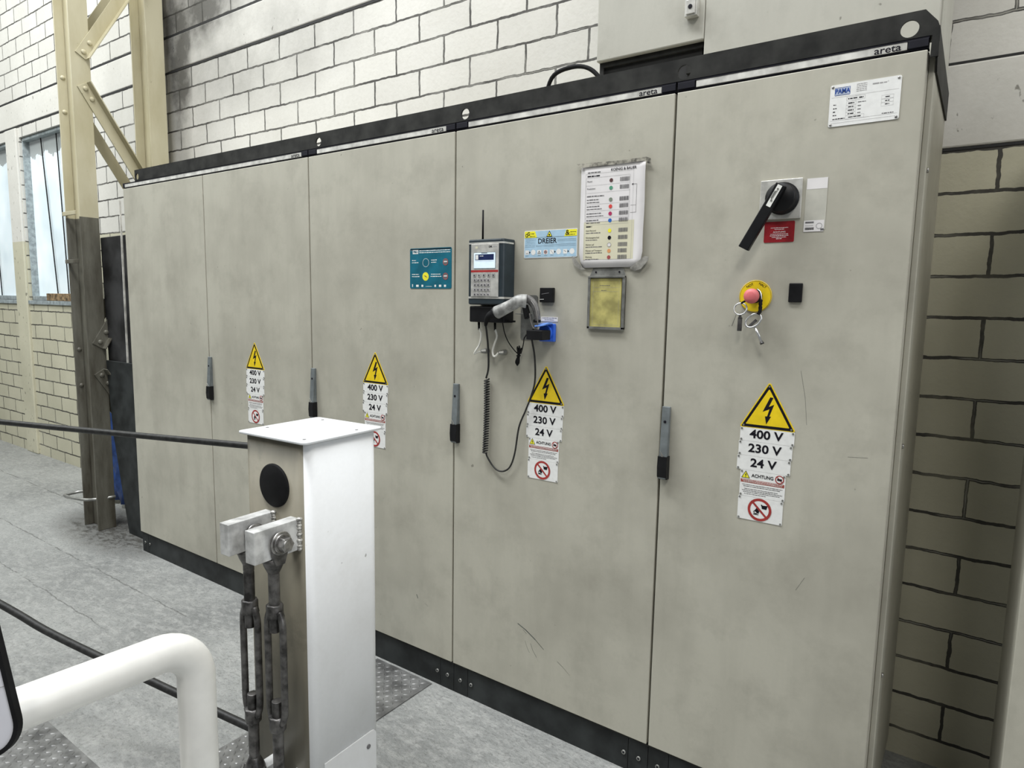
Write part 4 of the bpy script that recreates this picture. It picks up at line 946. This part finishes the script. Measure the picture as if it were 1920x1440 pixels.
# blue socket with black power adapter and bundled lead
t = thing('blue_socket', 'blue wall socket with its hinged lid open upwards', 'socket', (2.80, 0, 1.37))
bm = B(); box(bm, 2.772, 2.829, -0.014, 0, 1.3695, 1.4275); obj('housing', bm, 'socket_blue', t, 0.003)
bm = B(); cyl(bm, (2.799, -0.014, 1.398), (2.799, -0.024, 1.398), 0.025, n=28); obj('collar', bm, 'socket_blue', t, 0.001)
bm = B(); prism(bm, [(2.776, -0.014, 1.424), (2.824, -0.014, 1.426), (2.826, -0.04, 1.428), (2.815, -0.06, 1.420), (2.785, -0.062, 1.4165), (2.774, -0.045, 1.418)], (0, 0, 0.005)); obj('lid', bm, 'socket_blue_pale', t, 0.0015)
t = thing('power_adapter', 'black power adapter plugged into the blue socket', 'adapter', (2.79, -0.04, 1.375))
bm = B(); box(bm, 2.762, 2.823, -0.075, -0.0245, 1.3765, 1.408); obj('housing', bm, 'black_plastic', t, 0.003)
bm = B(); cyl(bm, (2.762, -0.06, 1.392), (2.752, -0.06, 1.389), 0.005, 0.003, n=10)
tube(bm, smooth_path([(2.752, -0.06, 1.389), (2.738, -0.05, 1.378), (2.722, -0.03, 1.360), (2.712, -0.022, 1.340), (2.706, -0.02, 1.325)], 5), 0.0018, 8)
tube(bm, smooth_path([(2.636, -0.03, 1.425), (2.642, -0.025, 1.39), (2.655, -0.02, 1.36), (2.678, -0.02, 1.336), (2.692, -0.02, 1.325)], 5), 0.0018, 8)
obj('lead', bm, 'black_rubber', t)
bm = B()
for i in range(7):
    o1 = (i-3)*0.0024; tube(bm, smooth_path([(2.700+o1*1.2, -0.022-0.003*(i % 3), 1.352-abs(o1)), (2.699+o1*0.7, -0.022, 1.33), (2.697+o1*0.35, -0.02, 1.318), (2.694+o1*0.9, -0.022, 1.300), (2.692+o1*0.8, -0.02, 1.284+abs(o1))], 4), 0.0022, 6)
tube(bm, ring_pts((2.697, -0.021, 1.318), 0.006, 0.0015, 0), 0.0022, 6, closed=True)
obj('bundle', bm, 'black_rubber', t)

# ------------------------------------------------------------------ white steel post with turnbuckles
A0 = math.radians(2.6)
post = thing('steel_post', 'white square steel post with flat cap plate in the foreground', 'post', (2.513, -0.718, 0), A0)
def rbox(bm, x0, x1, y0, y1, z0, z1, r, k=6, mi=0):
    pts = []
    for cx, cy, a0 in ((x1-r, y1-r, 0), (x0+r, y1-r, 90), (x0+r, y0+r, 180), (x1-r, y0+r, 270)):
        for i in range(k+1):
            a = math.radians(a0+90*i/k); pts.append((cx+r*math.cos(a), cy+r*math.sin(a), z0))
    a = [bm.verts.new(p) for p in pts]; b = [bm.verts.new((p[0], p[1], z1)) for p in pts]; n = len(a)
    bm.faces.new(a[::-1]); bm.faces.new(b)
    for i in range(n): f = bm.faces.new((a[i], a[(i+1) % n], b[(i+1) % n], b[i])); f.smooth = True
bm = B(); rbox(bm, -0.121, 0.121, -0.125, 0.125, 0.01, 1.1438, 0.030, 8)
# face material with painted-in shade and grime goes on the wall that carries the lugs
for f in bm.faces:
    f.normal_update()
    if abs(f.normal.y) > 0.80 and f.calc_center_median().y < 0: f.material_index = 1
obj('tube', bm, ['post_paint', 'post_shade_grime'], post, local=True)
bm = B(); rbox(bm, -0.131, 0.131, -0.1355, 0.1355, 1.144, 1.150, 0.016)
cp = obj('cap_plate', bm, 'cap_paint', post, 0.0012, local=True)
for x_, y_ in ((-0.105, -0.06), (-0.08, 0.108), (0.105, 0.06), (0.095, -0.105)):
    bm = B(); cyl(bm, (x_, y_, 1.1501), (x_, y_, 1.1506), 0.0045, n=14); obj('screw_hole', bm, 'ink_soft', cp, local=True)
for c_ in cp.children: c_.location.z -= cp.location.z; c_.location.x -= cp.location.x; c_.location.y -= cp.location.y
bm = B(); lathe(bm, (0.004, -0.125, 1.024), (0, -1, 0), [(0.056, 0), (0.056, 0.003), (0.052, 0.006), (0.002, 0.007)], 44); obj('plug', bm, 'black_rubber', post, local=True)
bm = B(); prism(bm, [(0.121, -0.085, 0.012), (0.121, 0.104, 0.012), (0.121, 0.104, 0.270), (0.121, 0.096, 0.281), (0.121, 0.085, 0.283), (0.121, -0.085, 0.285)], (0.004, 0, 0)); sp = obj('side_plate', bm, 'post_paint', post, 0.001, local=True)
bm = B(); cyl(bm, (0.125, 0.072, 0.243), (0.128, 0.072, 0.243), 0.0065, n=14); obj('screw', bm, 'ink_soft', post, local=True)
bm = B(); box(bm, -0.17, 0.17, -0.17, 0.17, 0, 0.010); obj('base_plate', bm, 'post_paint', post, 0.001, local=True)
for zt, sgn in ((0.915, 1), (0.235, -1)):
    for xf in (0.096, -0.001):
        bm = B(); box(bm, xf-0.034, xf, -0.256, -0.124, zt-0.039, zt+0.040); lg = obj('lug', bm, 'lug_paint', post, 0.0015, local=True)
        bm = B()
        for i in range(11):
            z = zt-0.036+i*0.0075; r = 0.007+0.0015*math.sin(i*2.7)
            lathe(bm, (xf+0.001, -0.128, z), (0.25*math.sin(i*3.1), 0, 1), [(r*0.5, -0.005), (r, -0.002), (r, 0.002), (r*0.5, 0.005)], 8)
        obj('weld_bead', bm, 'weld', post, local=True)
def turnbuckle(cx, zt, zb, wt, wb, lab, upper_thread):
    """zt/zb = bolt heights; body from wt down to wb"""
    t = thing('turnbuckle', lab, 'turnbuckle', post.matrix_basis @ Vector((cx, -0.192, zb)), A0, 'turnbuckles hanging on the post')
    Y = 0.0; b0 = lambda z: z-zb
    def cyoke(z, s):
        bm = B()
        for dx in (-0.029, 0.019):
            pts = []
            for i in range(17):
                a = PI*i/16; pts.append((dx, 0.023*math.cos(a), b0(z)+s*0.024*math.sin(a)))
            pts += [(dx, -0.021, b0(z)-s*0.03), (dx, -0.012, b0(z)-s*0.055), (dx, 0.012, b0(z)-s*0.055), (dx, 0.021, b0(z)-s*0.03)]
            prism(bm, pts, (0.010, 0, 0))
        lathe(bm, (0, 0, b0(z)-s*0.041), (0, 0, -s), [(0.024, 0), (0.027, 0.008), (0.022, 0.022), (0.0135, 0.040)], 20)
        return obj('fork', bm, 'dark_steel', t, 0.002, local=True)
    for z, s in ((zt, 1), (zb, -1)):
        cyoke(z, s)
        bm = B(); cyl(bm, (-0.038, 0, b0(z)), (0.030, 0, b0(z)), 0.011, n=18); lathe(bm, (0.029, 0, b0(z)), (1, 0, 0), [(0.029, 0), (0.029, 0.003), (0.027, 0.0042)], 28); cyl(bm, (0.033, 0, b0(z)), (0.038, 0, b0(z)), 0.0235, n=28)
        cyl(bm, (0.038, 0, b0(z)), (0.056, 0, b0(z)), 0.0185, n=6); lathe(bm, (0.056, 0, b0(z)), (1, 0, 0), [(0.0155, 0), (0.0130, 0.002), (0.001, 0.0022)], 24)
        cyl(bm, (-0.050, 0, b0(z)), (-0.034, 0, b0(z)), 0.017, n=6); lathe(bm, (-0.036, 0, b0(z)), (1, 0, 0), [(0.022, 0), (0.022, 0.003)], 24)
        obj('bolt', bm, 'bolt_steel', t, 0.001, local=True)
    def rod(z0, z1, nm, thr0, thr1):
        bm = B(); R = 0.0135; x0 = 0
        prof = []; z = z0; k = 0; st = 0.0011 if z1 > z0 else -0.0011
        while (z < z1) if st > 0 else (z > z1):
            thr = min(thr0, thr1) <= z <= max(thr0, thr1)
            prof.append((R-(0.0013 if (thr and k % 2) else 0.0), abs(z-z0))); z += st*(1 if thr else 4); k += 1
        prof.append((R-0.002, abs(z1-z0)))
        lathe(bm, (x0, 0, b0(z0)), (0, 0, 1 if z1 > z0 else -1), prof, 18); obj(nm, bm, 'dark_steel', t, local=True)
    rod(zt-0.07, wt-0.072, 'upper_rod', zt-0.10 if upper_thread else wt-0.02, wt-0.08); rod(zb+0.07, wb+0.078, 'lower_rod', wb, wb+0.08)
    bm = B(); h = wt-wb; x0 = 0
    lathe(bm, (x0, 0, b0(wt)), (0, 0, -1), [(0.0145, 0), (0.0195, 0.001), (0.0205, 0.004), (0.0205, 0.022), (0.023, 0.034), (0.0145, 0.034)], 8)
    lathe(bm, (x0, 0, b0(wb)), (0, 0, 1), [(0.0145, 0), (0.0195, 0.001), (0.0205, 0.004), (0.0205, 0.026), (0.023, 0.038), (0.0145, 0.038)], 8)
    for s in (-1, 1):
        pth = [(x0+s*0.016, 0, b0(wt-0.018)), (x0+s*0.024, 0, b0(wt-0.035)), (x0+s*0.0285, 0, b0(wt-0.055)), (x0+s*0.029, 0, b0(wt-0.10)), (x0+s*0.029, 0, b0(wb+0.10)), (x0+s*0.0285, 0, b0(wb+0.058)), (x0+s*0.024, 0, b0(wb+0.036)), (x0+s*0.016, 0, b0(wb+0.020))]
        tube(bm, smooth_path(pth, 4), 0.0085, 10)
    obj('frame_body', bm, 'dark_steel', t, local=True)
    return t
turnbuckle(0.079, 0.915, 0.235, 0.756, 0.425, 'right-hand steel turnbuckle, the one nearer the bright side of the post', False)
turnbuckle(-0.018, 0.915, 0.235, 0.742, 0.412, 'left-hand steel turnbuckle with threaded upper rod at the outer post edge', True)

# two black ropes
bm = B(); tube(bm, smooth_path([(2.375, -0.745, 1.083), (2.20, -0.800, 1.082), (1.30, -1.055, 1.074), (0.4, -1.30, 1.074)], 10), 0.0095, 12)
tag(obj('barrier_rope', bm, 'cable_black'), 'upper black rope running left from the white post', 'rope', 'black ropes at the post')
bm = B(); tube(bm, smooth_path([(2.385, -0.742, 0.205), (2.264, -0.776, 0.227), (1.959, -0.862, 0.279), (1.495, -0.992, 0.363), (1.251, -1.061, 0.427), (0.5, -1.27, 0.60)], 8), 0.0125, 12)
tag(obj('barrier_rope', bm, 'cable_black'), 'lower black rope slanting down to the foot of the white post', 'rope', 'black ropes at the post')

# ------------------------------------------------------------------ white pipe railing and panel edge at the lower left
t = thing('pipe_railing', 'white bent pipe railing in the lower left foreground', 'railing', (3.11, -1.40, 0))
bm = B()
Ry = 0.048; pts = [(3.098, -2.3, 1.030), (3.100, -1.70, 1.030), (3.104, -1.60, 1.030), (3.114, -1.387-Ry, 1.030)]
for i in range(1, 11):
    a = PI/2*i/10; pts.append((3.114+0.003*i/10, -1.387-Ry+Ry*math.sin(a), 1.030-Ry+Ry*math.cos(a)))
pts += [(3.117, -1.387, 0.90), (3.117, -1.387, 0.02)]
tube(bm, pts, 0.0242, 32); obj('top_pipe', bm, 'pipe_paint', t)
bm = B(); tube(bm, [(3.1, -2.3, 0.818), (3.112, -1.50, 0.818), (3.116, -1.395, 0.818)], 0.0200, 28); obj('lower_pipe', bm, 'pipe_paint', t)
bm = B()
for i in range(20):
    a = 2*PI*i/20; lathe(bm, (3.116+0.0215*math.cos(a), -1.415+0.004*abs(math.cos(a)), 0.818+0.0215*math.sin(a)), (0, 1, 0.2*math.sin(i*3)), [(0.002, -0.004), (0.0042, -0.001), (0.0042, 0.002), (0.002, 0.004)], 8)
obj('weld_bead', bm, 'pipe_paint', t)
bm = B(); cyl(bm, (3.117, -1.387, 0), (3.117, -1.387, 0.012), 0.055, n=28); obj('foot_plate', bm, 'pipe_paint', t, 0.001)

t = thing('machine_cover', 'white panel with black rubber edging at the lower left corner', 'panel', (3.05, -1.68, 0.95))
e1 = (Vector((3.167, -1.600, 1.020))-Vector((3.136, -1.606, 1.131))).normalized()     # down its free edge
e2 = Vector((-0.80, -0.60, 0)); e2 = (e2-e1*e2.dot(e1)).normalized(); nrm = e1.cross(e2).normalized()
O = Vector((3.136, -1.606, 1.131))+e1*0.118      # corner of the sheet
def panel_outline(off, r):
    out = [O-e1*0.34+e2*off]
    c = -e1*r+e2*r
    for i in range(13):
        a = PI/2*i/12; out.append(O+c+(-e2*math.cos(a)+e1*math.sin(a))*(r-off))
    out.append(O+e2*0.24-e1*off); return out
pts = panel_outline(0.004, 0.034)
bm = B(); prism(bm, pts+[pts[-1]-e1*0.335], nrm*0.003); obj('sheet', bm, 'panel_white', t, 0.0005)
a = panel_outline(0.0, 0.034); b_ = panel_outline(0.0046, 0.034)
bm = B()
for i in range(len(a)-1):
    prism(bm, [a[i]-nrm*0.003, a[i+1]-nrm*0.003, b_[i+1]-nrm*0.003, b_[i]-nrm*0.003], nrm*0.008)
bmesh.ops.remove_doubles(bm, verts=bm.verts[:], dist=0.00001); obj('rubber_edge', bm, 'black_rubber', t)
bm = B(); q = O-e1*0.070
for s in (-0.0004,): prism(bm, [q+e2*0.006+nrm*s, q+e2*0.006+e1*0.0006+nrm*s, q+e2*0.23+e1*0.0006+nrm*s, q+e2*0.23+nrm*s], nrm*0.0038)
obj('seam', bm, 'line_grey', t)

# ------------------------------------------------------------------ tread plates over the trench
def tread(x0, x1, y0, y1, lab):
    t = thing('tread_plate', lab, 'floor plate', ((x0+x1)/2, (y0+y1)/2, 0), 0, 'tread plates over the trench')
    bm = B(); box(bm, x0, x1, y0, y1, 0.0005, 0.004); obj('plate', bm, 'tread_plate', t, 0.001)
    bm = B(); s = 0.024; j = 0; y = y0+0.015
    while y < y1-0.01:
        x = x0+0.015; i = 0
        while x < x1-0.01:
            a = PI/4 if (i+j) % 2 else -PI/4
            d = Vector((math.cos(a), math.sin(a), 0)); n = Vector((-d.y, d.x, 0)); c = Vector((x, y, 0.004))
            v = [bm.verts.new(c+d*0.0115), bm.verts.new(c+n*0.0042), bm.verts.new(c-d*0.0115), bm.verts.new(c-n*0.0042)]
            w0 = bm.verts.new(c+d*0.004+Vector((0, 0, 0.0022))); w1 = bm.verts.new(c-d*0.004+Vector((0, 0, 0.0022)))
            for f in ((v[0], v[1], w0), (w0, v[1], w1), (w1, v[1], v[2]), (v[2], v[3], w1), (w1, v[3], w0), (w0, v[3], v[0])): bm.faces.new(f)
            x += s; i += 1
        y += s; j += 1
    obj('tread_pattern', bm, 'tread_plate', t)
    return t
tread(1.994, 2.300, -1.00, -0.004, 'patterned steel tread plate crossing under the white post to the cabinets')
tread(0.95, 1.99, -1.60, -0.988, 'patterned steel tread plate under the pipe railing at the lower left')
